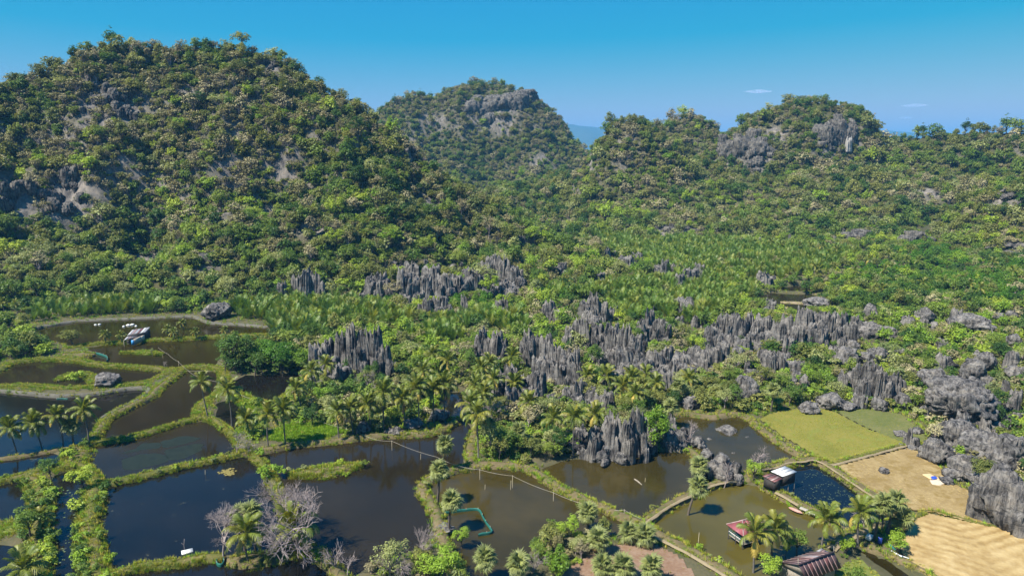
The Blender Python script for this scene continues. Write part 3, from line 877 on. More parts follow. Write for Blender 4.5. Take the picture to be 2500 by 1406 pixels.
GRASS_PTS, SHRUB_PTS = [], []     # filled along the banks
BANKC = []
for bi, (nm, pts, wid, hgt, mt, sd, gd) in enumerate(DIKES):
    P = resample([G(x, y, .3)[:2] for x, y in pts], .6)
    n = len(P)
    tan = np.gradient(P, axis=0)
    tan /= np.linalg.norm(tan, axis=1, keepdims=True) + 1e-9
    nor = np.stack([-tan[:, 1], tan[:, 0]], -1)
    off = np.array([-1.25, -1, -.86, -.62, -.3, 0, .3, .62, .86, 1, 1.25])
    prof = np.array([-1.2, -.15, .35, .72, .95, 1, .95, .72, .35, -.15, -1.2])
    endt = np.minimum(np.arange(n), np.arange(n)[::-1]) * .6
    ek = np.sqrt(np.clip(endt / (wid * .5), 0.02, 1))
    if nm in ('islet', 'pond_islet'):
        ek = np.sqrt(np.clip(endt / (endt.max() + .1), 0.02, 1))
    V = np.zeros((n, len(off), 3))
    for j, (o_, p_) in enumerate(zip(off, prof)):
        wv = wid * .5 * (1 + .22 * fbm(P[:, 0] / 5, P[:, 1] / 5, np.full(n, np.sign(o_) * 3.1), o=3, s=bi) + .10 * fbm(P[:, 0] / 1.2, P[:, 1] / 1.2, np.full(n, o_ * 5), o=2, s=bi + 3)) * ek
        V[:, j, :2] = P + nor * (o_ * wv * .80)[:, None]
        V[:, j, 2] = hgt * p_ * (.75 + .25 * ek) * (1 + .18 * fbm(P[:, 0] / 3, P[:, 1] / 3, np.full(n, o_ * 2), o=3, s=bi + 40)) + .10 * fbm(P[:, 0] / .9, P[:, 1] / .9, np.full(n, o_ * 3.), o=2, s=bi + 9) * (p_ > 0)
    k = len(off)
    i = (np.arange(n - 1)[:, None] * k + np.arange(k - 1)[None]).ravel()
    obj(nm, mk_mesh(nm, V.reshape(-1, 3), np.stack([i, i + k, i + k + 1, i + 1], -1), [M[mt]], smooth=True), kind='structure')
    BANKC.append(P)
    L = n * .6
    m_ = int(L * wid * (gd * 1.2 + .5))
    if m_:
        ii = RG.integers(1, max(2, n - 1), m_)
        u = RG.uniform(-.97, .97, m_)
        # bias to the edges, leave the trodden middle thinner
        u = np.where(RG.random(m_) < .6, np.sign(u) * (1 - np.abs(u) ** 1.6 * .6), u)
        wv = wid * .5 * ek[ii]
        pos = P[ii] + nor[ii] * (u * wv)[:, None]
        zz = hgt * np.interp(np.abs(u), [0, .3, .62, .86, 1], [1, .95, .72, .35, -.05]) - .05
        GRASS_PTS.append((np.column_stack([pos, zz]), mt))
    m_ = int(L * sd)
    if m_:
        ii = RG.integers(1, max(2, n - 1), m_)
        u = RG.choice([-1, 1], m_) * RG.uniform(.35, .9, m_)
        if nm == 'path_bank':
            u = np.where(RG.random(m_) < .68, -RG.uniform(.45, 1.1, m_), RG.uniform(.55, 1.0, m_))
        if nm == 'hedge_bank':
            u = RG.uniform(.4, 1.0, m_)
        pos = P[ii] + nor[ii] * (u * wid * .5)[:, None]
        SHRUB_PTS.append((np.column_stack([pos, np.full(m_, hgt * .5)]), nm))

for pts, wid, mt in PATHS:
    P = resample([G(x, y, 1.0)[:2] for x, y in pts], .5)
    n = len(P)
    tan = np.gradient(P, axis=0)
    tan /= np.linalg.norm(tan, axis=1, keepdims=True) + 1e-9
    nor = np.stack([-tan[:, 1], tan[:, 0]], -1)
    V = np.zeros((n, 4, 3))
    for j, o_ in enumerate((-1, -.4, .4, 1)):
        V[:, j, :2] = P + nor * (o_ * wid * .5 * (1 + .35 * fbm(P[:, 0] / 1.5, P[:, 1] / 1.5, np.full(n, o_ * 9.), o=2)))[:, None]
        V[:, j, 2] = (.97 if abs(o_) < .5 else .80) + .06 * fbm(P[:, 0] / 1.2, P[:, 1] / 1.2, o=2)
    i = (np.arange(n - 1)[:, None] * 4 + np.arange(3)[None]).ravel()
    obj('footpath' if mt != 'concrete' else 'concrete_path', mk_mesh('footpath', V.reshape(-1, 3), np.stack([i, i + 4, i + 5, i + 1], -1), [M[mt]], smooth=True), kind='structure')


def hit(px, py):
    """where the view ray of a photo pixel meets the land"""
    d = ray(px, py)
    t = np.geomspace(85, 1500, 130)
    p = d[None] * t[:, None] + np.array([0, 0, CAMZ])
    z = land(p[:, 0], p[:, 1])
    k = np.argmax(p[:, 2] < z)
    if p[k, 2] >= z[k]:
        return p[-1]
    p = p[k - 1] + (p[k] - p[k - 1]) * np.linspace(0, 1, 14)[:, None]
    z = land(p[:, 0], p[:, 1])
    k = max(1, int(np.argmax(p[:, 2] < z)))
    a = (p[k - 1] + p[k]) / 2
    return np.array([a[0], a[1], land(a[:1], a[1:2])[0]])


# ------------------------------------------------------------------ plant shapes
def rdir(n, rng):
    v = rng.normal(size=(n, 3))
    return v / (np.linalg.norm(v, axis=1, keepdims=True) + 1e-9)


def leaves(mb, pos, nrm, size, rng, asp=.55, m=0):
    n = len(pos)
    r = rdir(n, rng)
    u = np.cross(nrm, r)
    u /= np.linalg.norm(u, axis=1, keepdims=True) + 1e-9
    v = np.cross(nrm, u)
    s = size * rng.uniform(.6, 1.3, n)
    V = np.stack([pos - u * s[:, None] * .5, pos + v * (s * asp * .5)[:, None] + nrm * (s * .08)[:, None], pos + u * s[:, None] * .5, pos - v * (s * asp * .5)[:, None] + nrm * (s * .08)[:, None]], 1)
    mb.add(V.reshape(-1, 3), np.arange(n * 4).reshape(-1, 4), m=m)


def make_tree(seed, rad=2.6, hgt=6.0, ncl=26, nl=28, ls=.5, low=.32, sparse=False, lean=.25, trunk=True, flat=.8):
    """returns (trunk MB or None, crown MB)"""
    rng = np.random.default_rng(seed)
    cr, tr = MB(), MB()
    ch = hgt * (1 - low)
    ctr = np.array([rng.uniform(-lean, lean) * rad, rng.uniform(-lean, lean) * rad, hgt * low + ch * .45])
    d = rdir(ncl, rng)
    d[:, 2] = np.abs(d[:, 2]) * rng.choice([1, 1, 1, -.55], ncl)
    rr = rng.uniform(.45, 1.0, ncl) ** .7
    lob = 1 + .35 * np.sin(np.arctan2(d[:, 1], d[:, 0]) * rng.integers(2, 4) + rng.uniform(0, 6))
    C = ctr + d * (rr * lob)[:, None] * np.array([rad * .8, rad * .8, ch * .46])
    for c in C:
        cr_ = rad * rng.uniform(.24, .42)
        k = int(nl * rng.uniform(.6, 1.3))
        q = rdir(k, rng)
        q[:, 2] = np.where(q[:, 2] < -.3, -q[:, 2], q[:, 2])
        pos = c + q * (cr_ * rng.uniform(.55, 1.0, k))[:, None] * np.array([1, 1, flat])
        nr = q * .7 + rdir(k, rng) * .5 + np.array([0, 0, .5])
        nr /= np.linalg.norm(nr, axis=1, keepdims=True)
        leaves(cr, pos, nr, ls, rng)
    if trunk:
        top = ctr * np.array([1, 1, .95])
        P = np.array([[0, 0, -.6], [top[0] * .15, top[1] * .2, hgt * low * .6], [top[0] * .6, top[1] * .6, hgt * low * 1.2], top])
        tr.tube(P, [rad * .075, rad * .055, rad * .045, rad * .02], 6)
        for c in C[:: (2 if sparse else 4)]:
            b = P[2] * .6 + P[1] * .4
            mid = (b + c) / 2 + rng.normal(size=3) * rad * .08
            tr.tube([b, mid, c], [rad * .03, rad * .02, rad * .008], 4, cap=False)
    return tr, cr


def make_twiggy(seed, rad=2.4, hgt=5.0, n=5, depth=4, r0=.11, spread=.62, up=.55):
    """leafless tree: recursive branches; returns trunk MB, branches MB"""
    rng = np.random.default_rng(seed)
    tr, br = MB(), MB()

    def grow(p, d, L, r, k):
        q1 = p + d * L * .5 + rng.normal(size=3) * L * .07
        q2 = q1 + d * L * .5 + rng.normal(size=3) * L * .09
        (tr if k == depth else br).tube([p, q1, q2], [r, r * .82, r * .62], 5 if k == depth else 3, cap=False)
        if k == 0:
            return
        for _ in range(n if k == depth else rng.integers(3, 5) if k > 1 else rng.integers(4, 7)):
            nd = d + rdir(1, rng)[0] * spread * 1.5 + np.array([0, 0, up * .4])
            nd /= np.linalg.norm(nd)
            st = q2 if rng.random() < .6 else q1
            grow(st, nd, L * rng.uniform(.6, .85), max(r * .58, .009), k - 1)
    grow(np.array([0, 0, -.4]), np.array([rng.normal() * .12, rng.normal() * .12, 1.0]), hgt * .30, r0, depth)
    return tr, br


def frond_mesh(name, mat, L=3.4, rise=.55, droop=1.0, ll=.85, npair=20, wide=.10, seed=0, hang=.6):
    """one palm frond along +X from the origin: arching rachis with two rows of leaflets"""
    rng = np.random.default_rng(seed)
    mb = MB()
    t = np.linspace(0, 1, 9)
    x = L * (np.sin(t * 1.25) / np.sin(1.25)) * .93
    z = L * (rise * t - droop * .62 * t ** 2.1)
    R = np.stack([x, 0 * x, z], -1)
    mb.tube(R, np.linspace(.045, .008, 9) * L / 3.4, 4, cap=False)
    tt = np.linspace(.14, .99, npair)
    for s in (-1, 1):
        c = np.stack([np.interp(tt, t, R[:, k]) for k in range(3)], -1)
        tg = np.stack([np.interp(np.minimum(tt + .03, 1), t, R[:, k]) for k in range(3)], -1) - np.stack([np.interp(tt - .03, t, R[:, k]) for k in range(3)], -1)
        tg /= np.linalg.norm(tg, axis=1, keepdims=True)
        ln = ll * (np.sin(np.clip(tt * 1.05, 0, 1) * np.pi) ** .45 * .8 + .2) * rng.uniform(.85, 1.15, npair)
        dr = tg * .62 + np.array([0, s * .82, -.10]) + rng.normal(size=(npair, 3)) * .07
        dr /= np.linalg.norm(dr, axis=1, keepdims=True)
        mid = c + dr * (ln * .55)[:, None]
        tip = c + dr * (ln * .95)[:, None] + np.array([0, 0, -1.0]) * (ln * hang)[:, None] * .6
        w_ = tg * (wide * rng.uniform(.8, 1.2, npair))[:, None]
        V = np.stack([c - w_ * .5, c + w_ * .5, mid + w_ * .55, mid - w_ * .55, tip], 1).reshape(-1, 3)
        k = np.arange(npair)[:, None] * 5
        mb.add(V, k + np.array([[0, 1, 2, 3]]), k + np.array([[3, 2, 4]]))
    return mb.mesh(name, [mat])


def fan_mesh(name, mat, R=.95, pet=.8, nseg=15, droop=.25, seed=0):
    rng = np.random.default_rng(seed)
    mb = MB()
    mb.tube([[0, 0, 0], [pet * .5, 0, .05], [pet, 0, 0]], [.03, .022, .018], 4, cap=False)
    a = np.linspace(-2.15, 2.15, nseg)
    for i, t in enumerate(a):
        w_ = 2.15 / nseg * .98
        r = R * rng.uniform(.85, 1.1) * (1 - .12 * abs(t) / 2)
        c = np.array([pet, 0, 0])
        d0 = np.array([math.cos(t - w_), math.sin(t - w_), 0])
        d1 = np.array([math.cos(t + w_), math.sin(t + w_), 0])
        dm = np.array([math.cos(t), math.sin(t), 0])
        z = -droop * r * rng.uniform(.5, 1.4)
        V = [c, c + d0 * r * .62 + [0, 0, -.03], c + dm * r * .6 + [0, 0, .08], c + d1 * r * .62 + [0, 0, -.03], c + dm * r + [0, 0, z]]
        mb.add(V, None, [(0, 1, 2), (0, 2, 3), (1, 4, 2), (2, 4, 3)])
    return mb.mesh(name, [mat])


def nipa_mb(seed, n=9, H=6.0):
    rng = np.random.default_rng(seed)
    mb = MB()
    for i in range(n):
        az = rng.uniform(0, 2 * np.pi)
        ti = rng.uniform(.08, .5)
        L = H * rng.uniform(.75, 1.1)
        out = np.array([math.cos(az), math.sin(az), 0])
        side = np.array([-math.sin(az), math.cos(az), 0])
        t = np.linspace(0, 1, 7)
        R = out * (L * (ti * t + .32 * ti * t ** 2.5) * .9)[:, None] + np.array([0, 0, 1.0]) * (L * (t - .38 * ti * t ** 2.6))[:, None] + out * .2
        wd = .98 * np.sin(np.clip(t * .93 + .07, 0, 1) * np.pi) ** .5 * rng.uniform(.85, 1.1)
        k = 12
        tt = np.linspace(.2, .98, k)
        c = np.stack([np.interp(tt, t, R[:, j]) for j in range(3)], -1)
        ww = np.interp(tt, t, wd)
        up = np.gradient(c, axis=0)
        up /= np.linalg.norm(up, axis=1, keepdims=True)
        for s in (-1, 1):
            tip = c + side * s * ww[:, None] + up * (.55 * ww)[:, None] - out * .12 + rng.normal(size=(k, 3)) * .05
            V = np.stack([c - up * .17, tip, c + up * .17], 1).reshape(-1, 3)
            mb.add(V, None, np.arange(k * 3).reshape(-1, 3))
        mb.tube(R[::2], [.05, .04, .03, .012], 3, cap=False)
    return mb


def tuft_mb(seed, n=16, h=.42, r=.28):
    rng = np.random.default_rng(seed)
    mb = MB()
    a = rng.uniform(0, 6.28, n)
    p = np.stack([np.cos(a), np.sin(a), 0 * a], -1) * (r * rng.random(n) ** .6)[:, None]
    o = np.stack([np.cos(a + 1.0), np.sin(a + 1.0), 0 * a], -1)
    tip = p * 1.9 + np.array([0, 0, 1.0]) * (h * rng.uniform(.5, 1.2, n))[:, None]
    V = np.stack([p - o * .045, p + o * .045, tip], 1).reshape(-1, 3)
    mb.add(V, None, np.arange(n * 3).reshape(-1, 3))
    return mb


def thin_shrub(seed, rad=1.0, hgt=1.5, **kw):
    return make_tree(seed, rad, hgt, low=.05, trunk=False, **kw)[1]


# ------------------------------------------------------------------ rock shapes
def pinnacle_mesh(name, seed, mat, sharp=1.0, nseg=60, nlev=15):
    """fluted limestone column with a jagged crown: unit height, unit width"""
    rng = np.random.default_rng(seed)
    th = np.linspace(0, 2 * np.pi, nseg, endpoint=False)
    ct, stt = np.cos(th), np.sin(th)
    lob = 1 + .55 * fbm(ct * 1.2 + seed, stt * 1.2, o=3, s=seed)
    k = rng.integers(13, 19)
    fl = np.abs(np.sin(th * k / 2 + 2.2 * fbm(ct * 2 + seed, stt * 2, o=2, s=seed + 1))) ** .6
    top = .80 + .22 * fbm(ct * 2.2 + 5 + seed, stt * 2.2, o=3, s=seed + 2) * 1.6
    top += .20 * (fl - .6)
    mb_v = []
    u = np.linspace(0, 1, nlev)
    asp = rng.uniform(.62, 1.0)
    for i, uu in enumerate(u):
        z = top * uu
        tap = 1 - (.10 + .16 * sharp) * uu ** 1.3 - .12 * (uu > .98)
        ledge = .07 * fbm(ct * 1.5 + seed, stt * 1.5, np.full(nseg, uu * 5.0), o=3, s=seed + 7)
        rr = .5 * lob * tap * (1 - .32 * (1 - fl) * (0.45 + .55 * uu)) + .5 * ledge + .018 * fbm(ct * 7, stt * 7, np.full(nseg, uu * 3), o=2, s=seed + 3)
        mb_v.append(np.stack([rr * ct, rr * stt * asp, z], -1))
    edge = mb_v[-1]
    cx = edge.mean(0)
    for f in (.72, .45, .2):
        q = cx + (edge - cx) * f
        rid = 1 - np.abs(fbm(q[:, 0] * 4 + seed, q[:, 1] * 4, o=2, s=seed + 5)) * 2
        zz = (edge[:, 2] * f + (1 - f) * (.80 + .06 * sharp)) + .22 * sharp * rid - .14
        mb_v.append(np.stack([q[:, 0], q[:, 1], zz], -1))
    V = np.concatenate(mb_v + [np.array([[cx[0], cx[1], .80 + .08 * sharp]])])
    V[:, 2] -= .0
    L = len(mb_v)
    i = np.arange(L - 1)[:, None] * nseg
    j = np.arange(nseg)[None]
    jj = (j + 1) % nseg
    Q = np.stack([i + j, i + jj, i + nseg + jj, i + nseg + j], -1).reshape(-1, 4)
    b = (L - 1) * nseg
    T = np.stack([b + np.arange(nseg), b + (np.arange(nseg) + 1) % nseg, np.full(nseg, L * nseg)], -1)
    return mk_mesh(name, V, [Q, T], [mat])


def ico(sub):
    import bmesh
    bm = bmesh.new()
    bmesh.ops.create_icosphere(bm, subdivisions=sub, radius=1)
    V = np.array([v.co[:] for v in bm.verts])
    T = np.array([[v.index for v in f.verts] for f in bm.faces])
    bm.free()
    return V, T


ICO4, ICO5 = ico(4), ico(5)


def boulder_mesh(name, seed, mat, box=.5, crack=.2, flute=.10, base=ICO5):
    """unit boulder (base on z=0, about 1 wide and 1 high): blocky, cracked, fluted"""
    V0, T = base
    d = V0 / np.linalg.norm(V0, axis=1, keepdims=True)
    rng = np.random.default_rng(seed)
    pn = rdir(int(13 + 8 * box), rng)
    pn = np.concatenate([pn, [[0, 0, 1], [1, .1, .1], [-1, 0, .2], [0, -1, .15], [.1, 1, .1]]])
    pn /= np.linalg.norm(pn, axis=1, keepdims=True)
    ph = np.concatenate([rng.uniform(.78, 1.05, len(pn) - 5), [.95, 1, 1, .98, 1]])
    dt = d @ pn.T
    sup = np.min(np.where(dt > .12, ph[None] / np.maximum(dt, .12), 9), 1)
    sup = np.minimum(sup, 1.35)
    r = sup * (1 + .16 * fbm(d[:, 0] * 1.3 + seed, d[:, 1] * 1.3, d[:, 2] * 1.3, o=3, s=seed))
    n1 = fbm(d[:, 0] * 2.4 + 9 + seed, d[:, 1] * 2.4, d[:, 2] * 2.0, o=3, s=seed + 3)
    r *= 1 - crack * np.exp(-(n1 / .07) ** 2)
    n2 = fbm(d[:, 0] * 1.6 - seed, d[:, 1] * 1.6 + 4, d[:, 2] * 3.4, o=2, s=seed + 11)
    r *= 1 - crack * .8 * np.exp(-(n2 / .05) ** 2)
    az = np.arctan2(d[:, 1], d[:, 0])
    r *= 1 + flute * (np.abs(np.sin(az * 7 + 3 * fbm(d[:, 0] * 2, d[:, 1] * 2, d[:, 2], o=2, s=seed + 5))) - .5) * (1 - np.abs(d[:, 2]) ** 2)
    r *= 1 + .10 * fbm(d[:, 0] * 5, d[:, 1] * 5, d[:, 2] * 3, o=4, s=seed + 8) - .13 * np.exp(-(fbm(d[:, 0] * 3.2 + 7, d[:, 1] * 3.2, d[:, 2] * 2.6, o=3, s=seed + 21) / .09) ** 2)
    V = d * r[:, None] * .5
    V[:, 2] = V[:, 2] * 1.0 + .42
    mn = V[:, 2].max()
    V[:, 2] /= mn
    return mk_mesh(name, V, T, [mat])


PIN = [pinnacle_mesh('pinnacle', 100 + i, M['rock'], sharp=[1, .6, 1.2, .9][i % 4]) for i in range(14)]
BOU = [boulder_mesh('boulder', 200 + i, M['rock'], box=[.4, .8, .2][i % 3], base=ICO4) for i in range(9)]
PIN_P = [boulder_mesh('rock_block', 300 + i, M['cliff'], box=.9, crack=.16, flute=.16, base=ICO4) for i in range(6)]

# ------------------------------------------------------------------ outcrops: (what, peaks [(x, y of top, y of base, width)] in the photo)
OUT = [
    ('tall fluted outcrop standing alone above the shaded pond', [(780, 835, 920, 34), (805, 830, 900, 30), (835, 812, 900, 34), (855, 795, 905, 30), (880, 805, 905, 36), (905, 812, 910, 30), (925, 800, 910, 32), (940, 850, 930, 28), (882, 850, 925, 30), (800, 870, 925, 40), (828, 895, 935, 40)]),
    ('dark fluted outcrop behind the coconut grove', [(1165, 820, 880, 26), (1185, 806, 880, 32), (1210, 815, 885, 30), (1228, 830, 885, 24)]),
    ('stubby grey rock in scrub beside the nipa stand', [(1112, 812, 834, 26)]),
    ('broad fluted wall of pinnacles at the near end of the pinnacle belt', [(1290, 812, 890, 26), (1310, 815, 900, 34), (1335, 825, 920, 32), (1355, 840, 925, 36), (1385, 860, 930, 34), (1330, 870, 940, 40), (1365, 890, 945, 40), (1400, 850, 930, 34), (1408, 880, 950, 28)]),
    ('pale saw-toothed outcrop above the pond thicket', [(1225, 905, 960, 26), (1250, 895, 965, 34), (1280, 915, 975, 30), (1310, 905, 980, 34), (1215, 930, 985, 30), (1245, 950, 1000, 36), (1285, 940, 985, 34), (1320, 935, 975, 30)]),
    ('dense comb of tall fluted pinnacles in the middle of the belt', [(1388, 795, 850, 22), (1410, 782, 850, 28), (1430, 785, 860, 26), (1455, 788, 860, 30), (1480, 790, 865, 30), (1500, 800, 890, 36), (1520, 800, 895, 34), (1545, 812, 900, 30), (1570, 830, 880, 28), (1495, 850, 900, 44), (1530, 850, 910, 44), (1465, 840, 890, 36), (1560, 865, 905, 40)]),
    ('sharp lone spire rising behind the comb of pinnacles', [(1590, 752, 835, 34), (1610, 775, 840, 24), (1575, 790, 840, 24), (1625, 785, 815, 18)]),
    ('long low pale ridge of jagged rock in front of the spire', [(1600, 860, 905, 36), (1635, 850, 900, 40), (1665, 865, 910, 38), (1690, 850, 900, 36), (1715, 855, 905, 38), (1745, 845, 895, 36), (1765, 838, 890, 30), (1650, 885, 925, 36), (1620, 900, 960, 36), (1680, 895, 930, 34), (1505, 905, 960, 40), (1530, 890, 945, 36), (1580, 880, 920, 36)]),
    ('row of blocky fluted pinnacles behind the green bank', [(1765, 768, 830, 30), (1790, 770, 835, 34), (1815, 775, 835, 30), (1835, 768, 830, 28), (1865, 770, 835, 36), (1735, 800, 850, 30), (1755, 815, 850, 34), (1785, 820, 850, 30), (1820, 825, 865, 36), (1850, 810, 850, 30)]),
    ('wide jagged outcrop in front of the small far pond', [(1900, 785, 850, 30), (1925, 768, 840, 26), (1965, 750, 830, 36), (1945, 790, 850, 30), (2000, 760, 820, 34), (2030, 765, 830, 40), (2060, 770, 830, 34), (1985, 800, 850, 30), (2015, 800, 850, 34), (2050, 800, 850, 36), (2085, 790, 850, 34), (1930, 820, 870, 34), (1885, 815, 850, 30), (2090, 770, 820, 22)]),
    ('little row of grey points above the rice field thicket', [(1885, 860, 900, 26), (1915, 877, 905, 20), (1950, 885, 910, 34)]),
    ('blocky castle-like outcrop behind the pinnacle comb', [(1430, 730, 790, 28), (1455, 722, 790, 30), (1470, 740, 790, 28), (1500, 750, 785, 24), (1440, 760, 795, 34)]),
    ('small peaked rock in the nipa scrub behind the dark outcrop', [(1340, 738, 782, 30), (1352, 752, 782, 20)]),
    ('low grey rock half hidden in bushes before the peaked rock', [(1300, 772, 800, 28)]),
    ('two-horned rock at the edge of the nipa stand', [(1358, 648, 670, 26), (1375, 640, 670, 18)]),
    ('single grey stone standing in the nipa stand', [(1467, 668, 692, 24)]),
    ('rounded grey rock at the far corner of the nipa stand', [(1480, 607, 634, 26), (1495, 610, 634, 22)]),
    ('wide flat-topped rock in the far nipa stand', [(1532, 625, 652, 30), (1555, 620, 648, 32)]),
    ('horn-shaped dark rock in the far nipa stand', [(1625, 634, 672, 20), (1610, 648, 672, 26)]),
    ('leaning rock beside the dark green bush', [(1690, 655, 690, 34), (1708, 643, 670, 18), (1660, 672, 700, 26)]),
    ('boulder pillar beside the small far pond', [(1868, 667, 702, 28)]),
    ('slanting grey slab rock in yellow nipa palms', [(1675, 728, 765, 44)]),
    ('pale slanting rock below the slab rock', [(1665, 775, 795, 26), (1702, 772, 802, 22)]),
    ('thin grey pillar at the corner of the small far pond', [(1882, 730, 762, 20)]),
    ('wide weathered rock wall at the foot of the tall hill', [(985, 660, 730, 34), (1010, 680, 740, 34), (1035, 675, 738, 34), (1060, 680, 735, 36), (1085, 672, 735, 36), (1110, 670, 720, 34), (1135, 680, 720, 34), (1160, 672, 715, 34), (1185, 640, 700, 30), (1200, 628, 690, 28), (1225, 632, 700, 34), (1250, 650, 710, 34), (1265, 655, 700, 24), (1215, 690, 720, 40), (1240, 690, 720, 34), (1000, 645, 690, 40), (1150, 655, 695, 40), (1050, 650, 695, 50)]),
    ('pointed fluted rock beside the weathered wall', [(905, 670, 725, 26), (925, 662, 725, 28), (940, 680, 725, 22)]),
    ('square trio of pillars in front of the weathered wall', [(1045, 730, 775, 26), (1065, 722, 772, 26), (1088, 725, 772, 24)]),
    ('narrow lone pillar between round bushes', [(1136, 724, 772, 16)]),
    ('stubby pillar before the dark round bushes', [(1220, 732, 772, 18), (1233, 730, 770, 18)]),
    ('shadowed rock face at the hill foot above the nipa palms', [(720, 670, 728, 30), (745, 660, 728, 30), (765, 670, 728, 24)]),
    ('group of fluted columns beside coconut palms', [(1390, 945, 995, 30), (1415, 935, 995, 36), (1440, 950, 995, 32), (1470, 965, 1010, 34), (1490, 955, 1005, 26)]),
    ('massive fluted rock rising straight from the pond edge', [(1420, 1050, 1098, 44), (1458, 1048, 1105, 38), (1485, 1022, 1115, 40), (1508, 1016, 1115, 38), (1530, 1028, 1118, 36), (1556, 1002, 1110, 32), (1570, 1012, 1105, 26), (1500, 1062, 1119, 52), (1462, 1072, 1116, 48), (1440, 1058, 1098, 40), (1540, 1060, 1116, 40)]),
    ('grey pillar and blocks between two ponds', [(1640, 1018, 1064, 22), (1662, 1050, 1092, 44), (1635, 1060, 1093, 40)]),
    ('tall grey cliff block above the green meadow', [(2105, 885, 960, 40), (2130, 890, 985, 40), (2150, 905, 990, 40), (2175, 910, 985, 40), (2195, 930, 985, 34), (2120, 930, 985, 40)]),
    ('twisted standing stone at the path end by the stubble field', [(2225, 1047, 1095, 22), (2232, 1068, 1096, 26)]),
]
ROCK_BOX, ROCK_DISC = [], []


def foot(px, py):
    g = G(px, py, .3)
    return g if float(land(g[None, 0], g[None, 1])[0]) < 1.3 else np.array(hit(px, py))


for lab, pk in OUT:
    bx = np.mean([p[0] for p in pk])
    by = max(p[2] for p in pk)
    b0 = foot(bx, by)
    root = obj('limestone_outcrop', None, loc=b0)
    tag(root, lab, 'rock outcrop', 'limestone outcrops')
    for k, (px, yt, yb, wp) in enumerate(pk):
        b = foot(px, yb)
        d = proj(b)[2]
        sc = d / F
        Wm = wp * sc * 1.42
        Hm = (yb - yt) * sc * 1.02
        b[1] += Wm * .3
        a = obj('pinnacle', PIN[random.randrange(14)], root, loc=b - b0 + [0, 0, -.4], rz=(random.uniform(-.06, .06), random.uniform(-.10, .10), random.uniform(-.9, .9)), scale=(Wm, Wm * random.uniform(.5, .9), Hm + .6))
        for q in range(4):
            s = random.uniform(.42, .8)
            off = np.array([random.uniform(-.75, .75) * Wm, random.uniform(-.8, .5) * Wm, -.4])
            blk = random.random() < .3
            obj('rock_block' if blk else 'pinnacle', BOU[random.randrange(9)] if blk else PIN[random.randrange(14)], root, loc=b - b0 + off, rz=(random.uniform(-.14, .14), random.uniform(-.18, .18), random.uniform(-1.2, 1.2)), scale=(Wm * s, Wm * s * random.uniform(.45, .9), Hm * random.uniform(.3, .85)))
        ROCK_DISC.append((b[0], b[1], Wm * .62))
        ROCK_BOX.append((px - wp * .5, px + wp * .5, yt, yb - (yb - yt) * .18, d))

